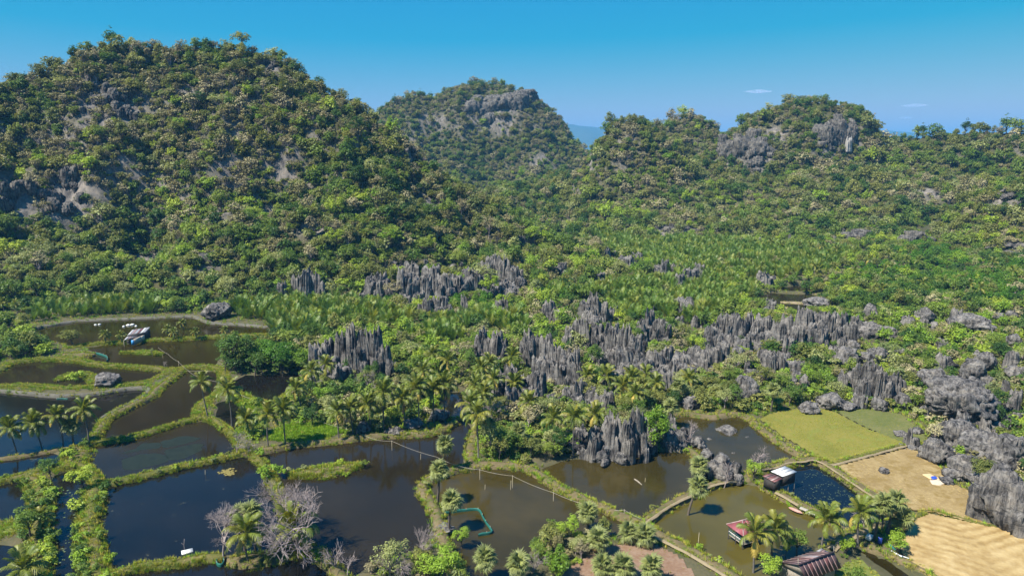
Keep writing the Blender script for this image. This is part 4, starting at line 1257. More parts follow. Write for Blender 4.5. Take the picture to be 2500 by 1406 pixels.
# single boulders: (x, top, base, width, shape, label)
BLD = [
    (2380, 942, 1048, 186, 4, 'huge flat-faced grey boulder above the smaller boulders'),
    (2345, 1030, 1100, 100, 1, 'long boulder directly under the huge flat-faced one'),
    (2420, 1058, 1132, 120, 3, 'bulky boulder with a pale top behind the domed boulder'),
    (2475, 1060, 1150, 90, 7, 'boulder cut by the picture edge behind the bulky boulder'),
    (2455, 1100, 1158, 60, 0, 'small round boulder under the bulky boulder'),
    (2296, 1074, 1132, 72, 2, 'undercut mushroom-like boulder at the stubble field corner'),
    (2362, 1113, 1168, 66, 6, 'smooth domed grey boulder at the field edge'),
    (2322, 1147, 1172, 30, 5, 'small dark boulder touching the domed boulder'),
    (2342, 1148, 1175, 30, 8, 'squat boulder under the domed boulder'),
    (2385, 1160, 1184, 56, 0, 'low boulder with grass beside the big corner rock'),
    (2450, 1138, 1292, 120, 1, 'great rugged corner rock overhanging the stubble field'),
    (2492, 1175, 1310, 80, 7, 'dark rugged rock at the picture edge beside the straw field'),
    (2415, 1200, 1258, 60, 3, 'knobbly low flank of the great corner rock'),
    (2205, 1055, 1069, 34, 2, 'flat stone beside the twisted standing stone'),
    (2245, 1047, 1063, 26, 5, 'small stone on the meadow edge behind the twisted stone'),
    (2160, 1143, 1160, 22, 6, 'lone dark stone in the middle of the stubble field'),
    (2318, 1169, 1185, 34, 2, 'low dark stone beside the drying mats'),
    (1782, 1028, 1054, 50, 2, 'long pale rock lying in the rock-strewn pond'),
    (1752, 1025, 1039, 15, 5, 'small stone beside the long pale pond rock'),
    (1735, 1055, 1071, 19, 0, 'stone with a green cap in the pond'),
    (1758, 1060, 1072, 13, 8, 'tiny stone beside the green-capped stone'),
    (1830, 1052, 1067, 28, 2, 'pale stone near the rice field side of the pond'),
    (1712, 1074, 1091, 20, 5, 'brown stone at the pillar side of the pond'),
    (1728, 1093, 1122, 30, 6, 'round grey boulder at the pond corner by the fan palms'),
    (1765, 1098, 1138, 42, 1, 'block of grey rock standing in the pond corner'),
    (1744, 1120, 1168, 36, 3, 'grey boulder on the bank behind the fan palms'),
    (1770, 1132, 1178, 40, 7, 'cracked boulder on the bank beside the bare sapling'),
    (1797, 1128, 1165, 34, 4, 'leaning slab boulder by the bright green tree'),
    (1792, 1088, 1105, 14, 0, 'little stone standing clear in the pond'),
    (1805, 1158, 1180, 30, 8, 'low pale stones by the bright green tree'),
    (254, 914, 946, 56, 6, 'smooth grey whaleback rock on the islet bank'),
    (340, 903, 913, 20, 5, 'small pale stone in the brown pond'),
    (520, 742, 782, 66, 1, 'slanting grey rock slope behind the far grey bank'),
    (2036, 963, 1003, 60, 3, 'squat dark boulder at the rice field corner'),
    (2072, 985, 1004, 50, 2, 'low boulder lying beside the squat dark one'),
    (2152, 972, 1006, 34, 4, 'boulder at the foot of the tall cliff block'),
    (2208, 962, 1002, 44, 1, 'square fluted boulder beside the tall cliff block'),
    (1980, 985, 1012, 44, 0, 'dark boulders hidden in bushes over the rice field'),
    (2130, 786, 834, 60, 3, 'brown-grey crag beyond the wide jagged outcrop'),
    (2175, 797, 836, 54, 7, 'striped crag with a dark hollow below'),
    (2128, 742, 790, 36, 2, 'tiered stone stack above the brown-grey crag'),
    (2262, 752, 790, 44, 6, 'isolated dark rock in the scrub slope'),
    (2390, 772, 812, 96, 2, 'broad low rocks high on the scrub slope'),
    (2305, 872, 902, 56, 2, 'flat-topped dark rock like a table in the scrub'),
    (2280, 903, 950, 66, 4, 'pale rock face below the table rock'),
    (2385, 878, 935, 60, 1, 'fluted rock above the huge flat-faced boulder'),
    (2415, 858, 905, 46, 3, 'blunt rock tip behind the fluted rock'),
    (2390, 925, 960, 50, 5, 'rock perched on top of the huge boulder'),
    (2070, 850, 895, 56, 0, 'weathered rock in dry scrub above the meadow'),
    (2148, 850, 890, 30, 8, 'small pointed stone in the dry scrub'),
    (1690, 968, 1000, 40, 2, 'pale flat slab on the bank above the pond'),
    (1825, 918, 985, 60, 7, 'round brown-grey rock in bushes above the pond'),
    (2065, 870, 885, 24, 5, 'small grey rock under the weathered rock'),
    (1000, 1030, 1048, 50, 4, 'flat pale rocks among the coconut trunks'),
    (960, 1042, 1062, 40, 2, 'low striped rock on the long bank'),
    (885, 1035, 1062, 40, 1, 'dark slanted rock under the coconut palms'),
    (1070, 1005, 1030, 50, 2, 'stone shelf by the small dark pool'),
    (1082, 1288, 1300, 44, 2, 'pale stone landing on the fan palm bank'),
    (722, 1138, 1152, 30, 2, 'pale rock at the end of the grassy islet'),
    (2000, 728, 752, 60, 3, 'pale boulders at the end of the small far pond'),
]
GRT = boulder_mesh('boulder', 251, M['rock'], box=.9, crack=.16, flute=.06)
for (px, yt, yb, wp, sh, lab) in BLD:
    b = G(px, yb, .3)
    b[2] = min(.35, float(land(b[None, 0], b[None, 1])[0]) + .1) if (b[1] < 330 and px < 2250) else float(land(b[None, 0], b[None, 1])[0])
    if b[2] > .5:
        d_ = ray(px, yb)
        b = np.array(hit(px, yb))
    d = proj(b)[2]
    sc = d / F
    Wm, Hm = wp * sc * 1.06, (yb - yt) * sc * 1.0
    b[1] += Wm * .28
    me = GRT if sh == 4 and wp > 100 else BOU[sh]
    o = obj('boulder', me, loc=b + [0, 0, -.12 * Hm], rz=(random.uniform(0, 6.28) if wp < 150 else .25), scale=(Wm * 1.05, Wm * (.75 if wp > 90 else .95), Hm * 1.12))
    tag(o, lab, 'boulder', 'grey boulders')
    ROCK_DISC.append((b[0], b[1], Wm * .55))
    ROCK_BOX.append((px - wp * .5, px + wp * .5, yt, yb - (yb - yt) * .1, d))

# rocks showing through the dry scrub
for poly, n_, lab in [([(2060, 770), (2500, 770), (2500, 930), (2300, 960), (2240, 920), (2050, 880)], 40, 'weathered grey rock showing through the dry scrub slope'), ([(1780, 870), (2060, 850), (2100, 950), (1990, 975), (1860, 960)], 12, 'grey rock half sunk in the thicket above the rice field'), ([(2250, 1000), (2320, 1050), (2440, 1120), (2500, 1120), (2500, 980), (2450, 960), (2460, 1040), (2300, 1050)], 14, 'rough grey rock wedged among the big boulders'), ([(1300, 560), (2450, 545), (2450, 600), (1700, 590)], 16, 'small dark crag poking out of the foothill scrub'), ([(950, 640), (1260, 640), (1260, 720), (980, 725)], 22, 'dark weathered block in the rock wall at the hill foot')]:
    k = 0
    while k < n_:
        px, py = random.uniform(min(p[0] for p in poly), max(p[0] for p in poly)), random.uniform(min(p[1] for p in poly), max(p[1] for p in poly))
        if not inpoly(np.array([px]), np.array([py]), poly)[0]:
            continue
        k += 1
        b = np.array(hit(px, py))
        W_, H_ = random.uniform(2.2, 5.5), random.uniform(1.6, 4.4)
        tall = random.random() < .55
        o = obj('scrub_rock', PIN[random.randrange(14)] if tall else BOU[random.randrange(9)], loc=b - [0, 0, .5], rz=random.uniform(0, 6.28), scale=(W_, W_ * random.uniform(.6, 1), H_ * (1.35 if tall else 1)))
        tag(o, lab, 'rock', lab.replace('rock', 'rocks', 1))
        ROCK_DISC.append((b[0], b[1], W_ * .5))
        d = proj(b)[2]
        sc = F / d
        ROCK_BOX.append((px - W_ * sc * .4, px + W_ * sc * .4, py - H_ * sc, py - H_ * sc * .2, d))

# bare cliffs on the hills: columns set into the slope
CLF = [
    ('grey and ochre cliff below the top of the middle hill', [(1155, 235, 285, 30), (1180, 240, 290, 34), (1210, 228, 275, 34), (1240, 225, 275, 34), (1265, 215, 272, 30), (1290, 215, 250, 24), (1195, 270, 310, 22)], 8),
    ('dark overhung cliff with a white scar on the cave hill', [(2012, 300, 350, 30), (2032, 290, 365, 34), (2055, 290, 370, 34), (2075, 305, 370, 26), (2020, 340, 370, 30)], 6),
    ('pale grey cliff on the shoulder of the cave hill', [(1780, 345, 395, 30), (1800, 340, 390, 30), (1825, 330, 395, 36), (1850, 330, 400, 40), (1870, 345, 390, 30), (1845, 380, 420, 34)], 5),
    ('shadowed cliff under the summit of the tall hill', [(245, 190, 260, 30), (270, 195, 280, 36), (300, 215, 290, 34), (320, 235, 300, 26)], 3),
    ('brown cliff streaked grey on the flank of the tall hill', [(20, 410, 520, 40), (55, 420, 530, 44), (105, 430, 520, 40), (150, 400, 500, 40), (190, 430, 500, 36), (140, 470, 550, 44), (215, 210, 280, 30), (175, 395, 450, 40)], 3),
    ('small dark cliff near the eastern summit of the tall hill', [(632, 135, 180, 22), (650, 130, 175, 26), (668, 140, 180, 20)], 3),
    ('dark cliff on the falling ridge of the tall hill', [(1015, 330, 380, 24), (1000, 345, 390, 20), (1035, 355, 400, 22)], 3),
    ('grey ledges low on the tall hill above the nipa palms', [(500, 618, 650, 36), (525, 620, 645, 30)], 2),
    ('flat pale rock shelf beyond the far nipa stand', [(1625, 540, 566, 40), (1660, 538, 568, 40), (1690, 542, 570, 34)], 3),
    ('rock ledges in the scrub slope at the picture edge', [(2445, 590, 612, 40), (2480, 588, 610, 40), (2455, 615, 635, 50), (2490, 620, 640, 40)], 3),
    ('dark overhang on the scrub ridge at the picture edge', [(2450, 455, 495, 40), (2480, 450, 490, 40)], 3),
    ('grey ledge in the scrub beyond the round bush', [(2250, 565, 600, 36), (2225, 575, 600, 24)], 2),
    ('small grey crag at the foothill edge', [(1270, 575, 600, 22), (1300, 572, 600, 24)], 2),
    ('grey crag above the far valley road', [(2090, 566, 588, 30), (2115, 560, 586, 30)], 2),
]
CLIFF_BOX, ROCKY = [], []
for lab, pk, sink in CLF:
    root = None
    for (px, yt, yb, wp) in pk:
        b = np.array(hit(px, yb))
        d = proj(b)[2]
        sc = d / F
        Wm, Hm = wp * sc * 1.5, (yb - yt) * sc * 1.15
        if root is None:
            b0 = b.copy()
            root = obj('cliff_face', None, loc=b0)
            tag(root, lab, 'cliff', 'bare cliffs on the hills')
        for q_ in range(4 if sink == 3 else 3):
            bb = np.array(hit(px + random.uniform(-.6, .6) * wp, yb - random.uniform(0, .75) * (yb - yt)))
            s_ = random.uniform(.35, .62) * (.75 if sink == 3 else 1)
            obj('rock_block', PIN_P[random.randrange(6)], root, loc=bb - b0 + [0, Wm * s_ * .3, -Hm * s_ * .2], rz=random.uniform(-.6, .6), scale=(Wm * s_ * 1.3, Wm * s_, Hm * s_ * random.uniform(.8, 1.25)))
        if sink != 3:
          obj('rock_block', PIN_P[random.randrange(6)], root, loc=b - b0 + [0, Wm * (.62 if sink == 3 else .52), -Hm * .15], rz=random.uniform(-.4, .4), scale=(Wm * 1.25, Wm * .95, Hm * 1.0))
        ROCK_DISC.append((b[0], b[1] + Wm * .3, Wm * .3))
        ROCKY.append((b + [0, 0, Hm * .4], max(Wm, Hm) * .8))
        CLIFF_BOX.append((px - wp * .5, px + wp * .5, yt + (yb - yt) * .25, yb, d + 12))
        if 'white scar' in lab and px == 2055:
            sm = PIN[3].copy()
            sm.materials.clear()
            sm.materials.append(M['scar'])
            obj('scar', sm, root, loc=b - b0 + [Wm * .32, Wm * .02, -Hm * .02], rz=.6, scale=(Wm * .52, Wm * .40, Hm * .40))

BARE = [(np.array(hit(a, b)), r) for a, b, r in ((150, 330, 11), (60, 460, 14), (190, 490, 13), (330, 250, 9), (560, 430, 10), (660, 545, 10), (350, 650, 9), (525, 520, 11), (300, 430, 8), (860, 310, 10), (700, 400, 8), (240, 300, 12), (480, 220, 9), (1050, 500, 9), (760, 560, 8), (2250, 480, 14), (1560, 530, 10), (1330, 395, 18), (1230, 300, 22), (1060, 300, 20), (1640, 350, 14), (1900, 330, 14), (1530, 340, 10))]
ROCKY += BARE
for nm, o in HILL_OBJ.items():
    me = o.data
    co = np.zeros(len(me.vertices) * 3, np.float32)
    me.vertices.foreach_get("co", co)
    co = co.reshape(-1, 3)
    v = np.zeros(len(co), np.float32)
    nz = fbm(co[:, 0] / 8, co[:, 1] / 8, co[:, 2] / 8, o=3, s=61)
    for q, r in ROCKY:
        v = np.maximum(v, np.clip(1.6 - np.linalg.norm((co - q), axis=1) / r * 1.2 + nz, 0, 1))
    me.attributes.new('rocky', 'FLOAT', 'POINT').data.foreach_set('value', v.astype(np.float32))
ROCK_DISC = np.array(ROCK_DISC)
ROCK_BOX = np.array(ROCK_BOX)

# ------------------------------------------------------------------ plant prototypes
SPEC = ['dark', 'mid', 'bright', 'olive', 'dry', 'grey', 'twig', 'mangrove']
LOOK = {'dark': 'dark green', 'mid': 'mid green', 'bright': 'bright yellow-green', 'olive': 'olive green', 'dry': 'dry brown-leaved', 'grey': 'pale grey-green', 'twig': 'nearly leafless grey-brown', 'mangrove': 'dense deep green'}


def join_mb(tr, cr, name, mats):
    mb = MB()
    for src, m in ((tr, 0), (cr, 1)):
        V = np.concatenate(src.v) if src.v else np.zeros((0, 3))
        n0 = mb.n
        if len(V):
            mb.add(V, np.concatenate(src.q) if src.q else None, np.concatenate(src.t) if src.t else None, m)
    return mb.mesh(name, mats)


def spec_tree(sp, seed, near):
    kw = dict(rad=2.6, hgt=6.0)
    if near:
        kw.update(ncl=36, nl=44, ls=.36)
    else:
        kw.update(ncl=46, nl=15, ls=.66, low=.10, rad=2.9)
    if sp == 'mangrove':
        kw.update(low=.12, lean=.1, ncl=int(kw['ncl'] * 1.3), hgt=4.6, rad=2.7)
    if sp in ('dry', 'twig'):
        kw.update(sparse=True, ncl=int(kw['ncl'] * .8), nl=int(kw['nl'] * (.75 if sp == 'dry' else .8)))
    if sp == 'dark':
        kw.update(hgt=6.6)
    if sp == 'grey':
        kw.update(rad=3.0, hgt=5.6, nl=int(kw['nl'] * .8))
    tr, cr = make_tree(seed, **kw)
    return tr, cr


TREE_FAR, TREE_NEAR, SHRUB, NIPA, TUFT = [], {}, [], [], []


def proto_col(name, meshes):
    c = bpy.data.collections.new(name)
    for i, m in enumerate(meshes):
        o = bpy.data.objects.new("%s_%03d" % (name, i), m)
        c.objects.link(o)
    return c


for si, sp in enumerate(SPEC):
    bk = M['pale_bark'] if sp in ('twig', 'dry', 'grey') else M['bark']
    for v in range(2):
        tr, cr = spec_tree(sp, 500 + si * 10 + v, False)
        TREE_FAR.append(join_mb(tr, cr, 'far_tree', [bk, M[sp]]))
    TREE_NEAR[sp] = []
    for v in range(3):
        tr, cr = spec_tree(sp, 700 + si * 10 + v, True)
        TREE_NEAR[sp].append((tr.mesh('trunk', [bk]), cr.mesh('crown', [M[sp]])))
for si, sp in enumerate(SPEC):
    for v in range(2):
        cr = thin_shrub(900 + si * 5 + v, 1.15, 1.55, ncl=15, nl=24, ls=.30)
        SHRUB.append(cr.mesh('shrub', [M[sp]]))
for v in range(5):
    NIPA.append(nipa_mb(1000 + v).mesh('nipa_palm', [M['nipa']]))
for v in range(3):
    TUFT.append(tuft_mb(1100 + v).mesh('grass_tuft', [M['grass']]))
TUFT.append(tuft_mb(1105, 20, .5, .35).mesh('weed_tuft', [M['weed']]))
TUFT.append(tuft_mb(1106, 14, .2, .30).mesh('stubble_tuft', [M['fan_dead']]))
C_FAR = proto_col('far_tree_shape', TREE_FAR)
C_SHR = proto_col('shrub_shape', SHRUB)
C_NIP = proto_col('nipa_shape', NIPA)
C_TUF = proto_col('tuft_shape', TUFT)


def stuff(name, label, cat, P, idx, rot, scl, col):
    m = bpy.data.meshes.new(name)
    m.vertices.add(len(P))
    m.vertices.foreach_set("co", np.asarray(P, np.float32).ravel())
    for an, ty, val, key in (("proto", 'INT', idx, 'value'), ("rot", 'FLOAT_VECTOR', np.column_stack([rot * 0, rot * 0, rot]) if np.ndim(rot) == 1 else rot, 'vector'), ("scl", 'FLOAT_VECTOR', scl, 'vector')):
        a = m.attributes.new(an, ty, 'POINT')
        a.data.foreach_set(key, np.asarray(val, np.int32 if ty == 'INT' else np.float32).ravel())
    o = obj(name, m, kind='stuff')
    tag(o, label, cat)
    ng = bpy.data.node_groups.new(name + "_scatter", 'GeometryNodeTree')
    ng.interface.new_socket("Geometry", in_out='INPUT', socket_type='NodeSocketGeometry')
    ng.interface.new_socket("Geometry", in_out='OUTPUT', socket_type='NodeSocketGeometry')
    n = ng.nodes
    gi, go = n.new('NodeGroupInput'), n.new('NodeGroupOutput')
    ci = n.new('GeometryNodeCollectionInfo')
    ci.inputs['Collection'].default_value = col
    ci.inputs['Separate Children'].default_value = True
    ci.inputs['Reset Children'].default_value = True
    ip = n.new('GeometryNodeInstanceOnPoints')
    ip.inputs['Pick Instance'].default_value = True
    na = []
    for an, ty in (("proto", 'INT'), ("rot", 'FLOAT_VECTOR'), ("scl", 'FLOAT_VECTOR')):
        k = n.new('GeometryNodeInputNamedAttribute')
        k.data_type = ty
        k.inputs['Name'].default_value = an
        na.append(k)
    er = n.new('FunctionNodeEulerToRotation')
    l = ng.links
    l.new(gi.outputs[0], ip.inputs['Points'])
    l.new(ci.outputs[0], ip.inputs['Instance'])
    l.new(na[0].outputs[0], ip.inputs['Instance Index'])
    l.new(na[1].outputs[0], er.inputs[0])
    l.new(er.outputs[0], ip.inputs['Rotation'])
    l.new(na[2].outputs[0], ip.inputs['Scale'])
    l.new(ip.outputs[0], go.inputs[0])
    md = o.modifiers.new("scatter", 'NODES')
    md.node_group = ng
    return o


# ------------------------------------------------------------------ where the wild plants grow
NIPA_Z = [
    [(555, 770), (600, 745), (760, 735), (900, 745), (1020, 790), (1010, 835), (950, 820), (850, 795), (770, 830), (670, 825), (655, 795), (600, 785)],
    [(75, 793), (95, 745), (200, 725), (330, 735), (430, 760), (440, 769), (330, 772), (190, 778)],
    [(1000, 800), (1100, 780), (1260, 770), (1290, 800), (1280, 835), (1180, 805), (1100, 850), (1030, 840)],
    [(1290, 605), (1480, 570), (1600, 570), (1750, 585), (1950, 620), (2100, 640), (2000, 680), (1850, 690), (1700, 700), (1560, 640), (1400, 640)],
    [(1480, 700), (1600, 690), (1850, 700), (1840, 725), (1760, 765), (1700, 800), (1600, 770), (1540, 790), (1500, 760)],
    [(1380, 680), (1500, 690), (1470, 730), (1330, 740), (1300, 720)],
]
MANG_Z = [
    [(1310, 560), (1420, 560), (1425, 605), (1320, 608)], [(1500, 660), (1600, 655), (1605, 708), (1505, 712)],
    [(2180, 612), (2250, 592), (2340, 622), (2345, 665), (2195, 660)], [(2060, 655), (2250, 645), (2500, 635), (2500, 745), (2300, 735), (2080, 695)],
    [(1270, 675), (1400, 665), (1400, 740), (1300, 735)], [(895, 705), (955, 700), (955, 742), (900, 742)], [(1095, 722), (1130, 722), (1130, 770), (1100, 770)], [(1150, 720), (1212, 716), (1212, 772), (1160, 772)],
    [(1640, 655), (1700, 690), (1790, 690), (1740, 705), (1680, 705)],
]
ALLOW = [
    [(-40, 780), (75, 803), (100, 832), (160, 852), (120, 868), (-40, 884)],
    [(548, 905), (535, 880), (565, 850), (650, 825), (770, 832), (770, 925), (720, 912), (600, 914)],
    [(745, 932), (770, 880), (960, 870), (1090, 850), (1240, 880), (1210, 950), (1140, 948), (1090, 955), (1060, 1000), (1020, 1045), (860, 1064), (830, 1040), (720, 1040), (670, 1010), (695, 975), (710, 948)],
    [(1150, 1015), (1140, 950), (1220, 900), (1400, 900), (1650, 940), (1640, 1012), (1620, 1088), (1450, 1108), (1300, 1130), (1176, 1126), (1160, 1090)],
    [(1030, 1345), (1090, 1310), (1150, 1390), (1150, 1470), (870, 1470), (890, 1400), (960, 1370)],
    [(1320, 1308), (1430, 1300), (1500, 1312), (1460, 1345), (1390, 1395), (1340, 1470), (1270, 1470), (1290, 1370)],
    [(1980, 1345), (2090, 1345), (2060, 1380), (2010, 1440), (1880, 1440)],
    [(1640, 1005), (1660, 930), (1780, 880), (2100, 840), (2600, 780), (2600, 1320), (2500, 1300), (2440, 1270), (2390, 1215), (2320, 1150), (2262, 1100), (2262, 1050), (2205, 1006), (2120, 996), (1980, 982), (1880, 1005), (1800, 1006)],
]


DRY = [(np.array(hit(a, b)), r) for a, b, r in ((470, 480, 18), (620, 500, 16), (130, 420, 26), (640, 290, 18), (1300, 410, 26), (350, 250, 14), (1680, 300, 40), (1560, 525, 16), (2330, 330, 40), (1200, 300, 40), (230, 100, 22), (600, 90, 22))]


def weights(x, y, z, px, py):
    """species weights at a place: noise gives drier and greener patches"""
    a = fbm(x / 45, y / 45, z / 45, o=3, s=21)
    for q, r in DRY:
        a = a + .75 * np.exp(-((x - q[0]) ** 2 + (y - q[1]) ** 2 + (z - q[2]) ** 2) / r ** 2)
    b = fbm(x / 28 + 9, y / 28, z / 28, o=3, s=31)
    up = np.clip(z / 90, 0, 1.2)
    rightdry = np.clip((px - 2000) / 400, 0, 1) * np.clip((py - 700) / 150, 0, 1)
    w_ = np.stack([
        np.clip(.40 - a * 1.4 + .1 * up, .03, 2),             # dark
        np.clip(.85 - b * .8 - .25 * up, .1, 2),                          # mid
        np.clip(.40 + a * .7 - .55 * up - .2 * rightdry, .03, 2),     # bright
        np.clip(.75 + b * 1.2 + .5 * up, .05, 2),              # olive
        np.clip(.22 + a * 1.1 + .62 * up + .3 * rightdry, .02, 2),     # dry
        np.clip(.48 + b * .9 - .1 * up, .05, 2),               # grey
        np.clip(.20 + a * .9 + b * .5 + .50 * up + .4 * rightdry, .02, 2),  # twig
        np.full_like(x, .0)], -1)
    return w_ / w_.sum(1, keepdims=True)


def pick(wt):
    c = np.cumsum(wt, 1)
    return (RG.random(len(wt))[:, None] > c[:, :-1]).sum(1)


def rock_free(x, y, k=1.0):
    ok = np.ones(len(x), bool)
    for cx, cy_, r in ROCK_DISC:
        ok &= np.hypot(x - cx, y - cy_) > r * k
    return ok


def hides_rock(pos, hh, prob, boxes=None):
    px, py, d = proj(pos + np.array([0, 0, 1.0]) * hh[:, None] * .8)
    bad = np.zeros(len(px), bool)
    for x0, x1, y0, y1, dd in (ROCK_BOX if boxes is None else boxes):
        bad |= (px > x0 - 4) & (px < x1 + 4) & (py > y0) & (py < y1) & (d < dd + 1)
    return bad & (RG.random(len(px)) < prob)


def hides_water(pos, hh):
    px, py, d = proj(pos + np.array([0, 0, 1.0]) * hh[:, None] * .75)
    bad = np.zeros(len(px), bool)
    for p in [q[0] for q in PONDS] + [f[1] for f in FIELDS]:
        bad |= inpoly(px, py, p)
    return bad


def jitter(x0, x1, y0, y1, s):
    gx, gy = np.arange(x0, x1, s), np.arange(y0, y1, s)
    X, Y = np.meshgrid(gx, gy)
    n = X.size
    return X.ravel() + RG.uniform(-.5, .5, n) * s, Y.ravel() + RG.uniform(-.5, .5, n) * s


T_pos, T_sp, T_sc, S_pos, S_sp, S_sc, N_pos, N_sc = [], [], [], [], [], [], [], []

# --- valley floor
for (ya, yb, s) in ((86, 120, 1.9), (120, 210, 2.3), (210, 300, 2.8), (300, 460, 3.6)):
    x, y = jitter(-yb * .86, yb * .86, ya, yb, s)
    z = ground_h(x, y)
    px, py, d = proj(np.column_stack([x, y, z]))
    ok = (px > -120) & (px < 2620) & (z > .15)
    hz = np.max([hill_h(h, x, y) for h in HILLS], 0)
    ok &= hz < z + .5
    al = (py < 885) & ~((px < 665) & (py > 765))
    for p in ALLOW:
        al |= inpoly(px, py, p)
    ok &= al
    for p in FIELD_W:
        ok &= ~inpoly(x, y, p)
    ok &= rock_free(x, y, .62)
    x, y, z, px, py = x[ok], y[ok], z[ok], px[ok], py[ok]
    nz = np.zeros(len(x), bool)
    for p in NIPA_Z:
        nz |= inpoly(px, py, p)
    mz = np.zeros(len(x), bool)
    for p in MANG_Z:
        mz |= inpoly(px, py, p)
    sp = pick(weights(x, y, z, px, py))
    # greener in the open valley
    gv = (py > 560) & (py < 880) & (RG.random(len(x)) < .45)
    sp = np.where(gv & (sp >= 3), RG.choice([1, 2, 2, 0], len(x)), sp)
    sp = np.where(mz & (RG.random(len(x)) < .62), 7, sp)
    r = RG.random(len(x))
    tree = np.where(mz, r < .55, r < np.where(py > 880, .24, .30))
    pos = np.column_stack([x, y, z])
    hh = np.where(tree, RG.uniform(.55, 1.05, len(x)) * 5.6, RG.uniform(1.2, 3.0, len(x)))
    keep = (~hides_water(pos, hh) | (py > 1260)) & ~hides_rock(pos, hh, np.where(tree, .95, .78))
    hh = np.where((py > 1260) & tree, hh * .6, hh)
    hh = np.where((py > 1260) & ~tree, hh * .55, hh)
    isn = nz & ~mz & (RG.random(len(x)) < .68) & (fbm(x / 11, y / 11, o=2, s=55) > -.33)
    keepn = isn & ~hides_rock(pos, np.full(len(x), 4.5), .9) & ~hides_water(pos, np.full(len(x), 4.5))
    k = keep & ~isn & tree
    T_pos.append(pos[k]); T_sp.append(sp[k]); T_sc.append(hh[k] / 6.0)
    k = keep & ~isn & ~tree
    S_pos.append(pos[k]); S_sp.append(sp[k]); S_sc.append(hh[k] / 1.5)
    N_pos.append(pos[keepn]); N_sc.append(RG.uniform(.5, 1.2, keepn.sum()))
# --- extra nipa for density
for p in NIPA_Z:
    W = np.array([G(a, b)[:2] for a, b in p])
    x, y = jitter(W[:, 0].min(), W[:, 0].max(), W[:, 1].min(), W[:, 1].max(), 3.0)
    ok = inpoly(x, y, [tuple(q) for q in W]) & rock_free(x, y)
    x, y = x[ok], y[ok]
    pos = np.column_stack([x, y, ground_h(x, y)])
    hz = np.max([hill_h(h, x, y) for h in HILLS], 0)
    k = (pos[:, 2] > .2) & (fbm(x / 11, y / 11, o=2, s=55) > -.28) & (hz < 1.5) & ~hides_rock(pos, np.full(len(x), 4.5), .9) & ~hides_water(pos, np.full(len(x), 4.5))
    N_pos.append(pos[k]); N_sc.append(RG.uniform(.5, 1.2, k.sum()))
# --- hills
for h in HILLS:
    c = np.array(h['c'])
    wm = max(h['wf']) * 1.05
    far = c[:, 1].mean() > 500
    s = 2.6 if not far else (3.9 if c[:, 1].mean() > 800 else 3.3)
    x, y = jitter(c[:, 0].min() - wm, c[:, 0].max() + wm, c[:, 1].min() - wm, c[:, 1].max() + 30, s * .8)
    z = hill_h(h, x, y)
    e = 1.5
    gx = (hill_h(h, x + e, y) - hill_h(h, x - e, y)) / (2 * e)
    gy = (hill_h(h, x, y + e) - hill_h(h, x, y - e)) / (2 * e)
    slope = np.hypot(gx, gy)
    dens = np.clip(np.sqrt(1 + slope ** 2) * .62, 0, 1.0)
    zo = np.max([hill_h(g, x, y) for g in HILLS], 0)
    px, py, d = proj(np.column_stack([x, y, z]))
    view = np.column_stack([x, y, z - CAMZ])
    view /= np.linalg.norm(view, axis=1, keepdims=True)
    nrm = np.column_stack([-gx, -gy, np.ones_like(x)]) / np.sqrt(1 + slope ** 2)[:, None]
    face = -(view * nrm).sum(1)
    ok = (z > .6) & (z >= zo - .3) & (px > -140) & (px < 2640) & (py > -60) & (face > -.25) & (RG.random(len(x)) < dens)
    for q, r in BARE:
        ok &= ~((np.sqrt((x - q[0]) ** 2 + (y - q[1]) ** 2 + (z - q[2]) ** 2) < r * (.75 + .5 * RG.random(len(x)))) & (RG.random(len(x)) < .62))
    ok &= rock_free(x, y, .9)
    x, y, z, px, py, d = x[ok], y[ok], z[ok], px[ok], py[ok], d[ok]
    sp = pick(weights(x, y, z, px, py))
    pos = np.column_stack([x, y, z - .3])
    big = RG.random(len(x))
    hh = np.clip(4.5 * np.exp(RG.normal(0, .38, len(x))), 2.2, 12) * (1.12 if far else 1.0)
    k = ~hides_rock(pos, hh, .95) & ~hides_rock(pos, hh, .66, CLIFF_BOX)
    kk = ~k
    S_pos.append(pos[kk]); S_sp.append(sp[kk]); S_sc.append(RG.uniform(.5, 1.0, kk.sum()))
    low = RG.random(len(x)) < .38
    S_pos.append(pos[k & low]); S_sp.append(sp[k & low]); S_sc.append(RG.uniform(1.3, 2.3, (k & low).sum()))
    k &= ~low
    T_pos.append(pos[k]); T_sp.append(sp[k]); T_sc.append(hh[k] / 6.0)

T_pos, T_sp, T_sc = np.concatenate(T_pos), np.concatenate(T_sp), np.concatenate(T_sc)
N_pos, N_sc = np.concatenate(N_pos), np.concatenate(N_sc)
# --- shrubs on the banks
for P, nm in SHRUB_PTS:
    n = len(P)
    S_pos.append(P)
    tall = nm in ('bushy_bank', 'path_bank', 'leafy_bank', 'mound_bank')
    S_sp.append(RG.choice([0, 1, 1, 2, 2, 1] if tall else [1, 2, 2, 3, 5], n))
    S_sc.append(RG.uniform(.5, 1.25, n) if tall else RG.uniform(.25, .7, n))
S_pos, S_sp, S_sc = np.concatenate(S_pos), np.concatenate(S_sp), np.concatenate(S_sc)

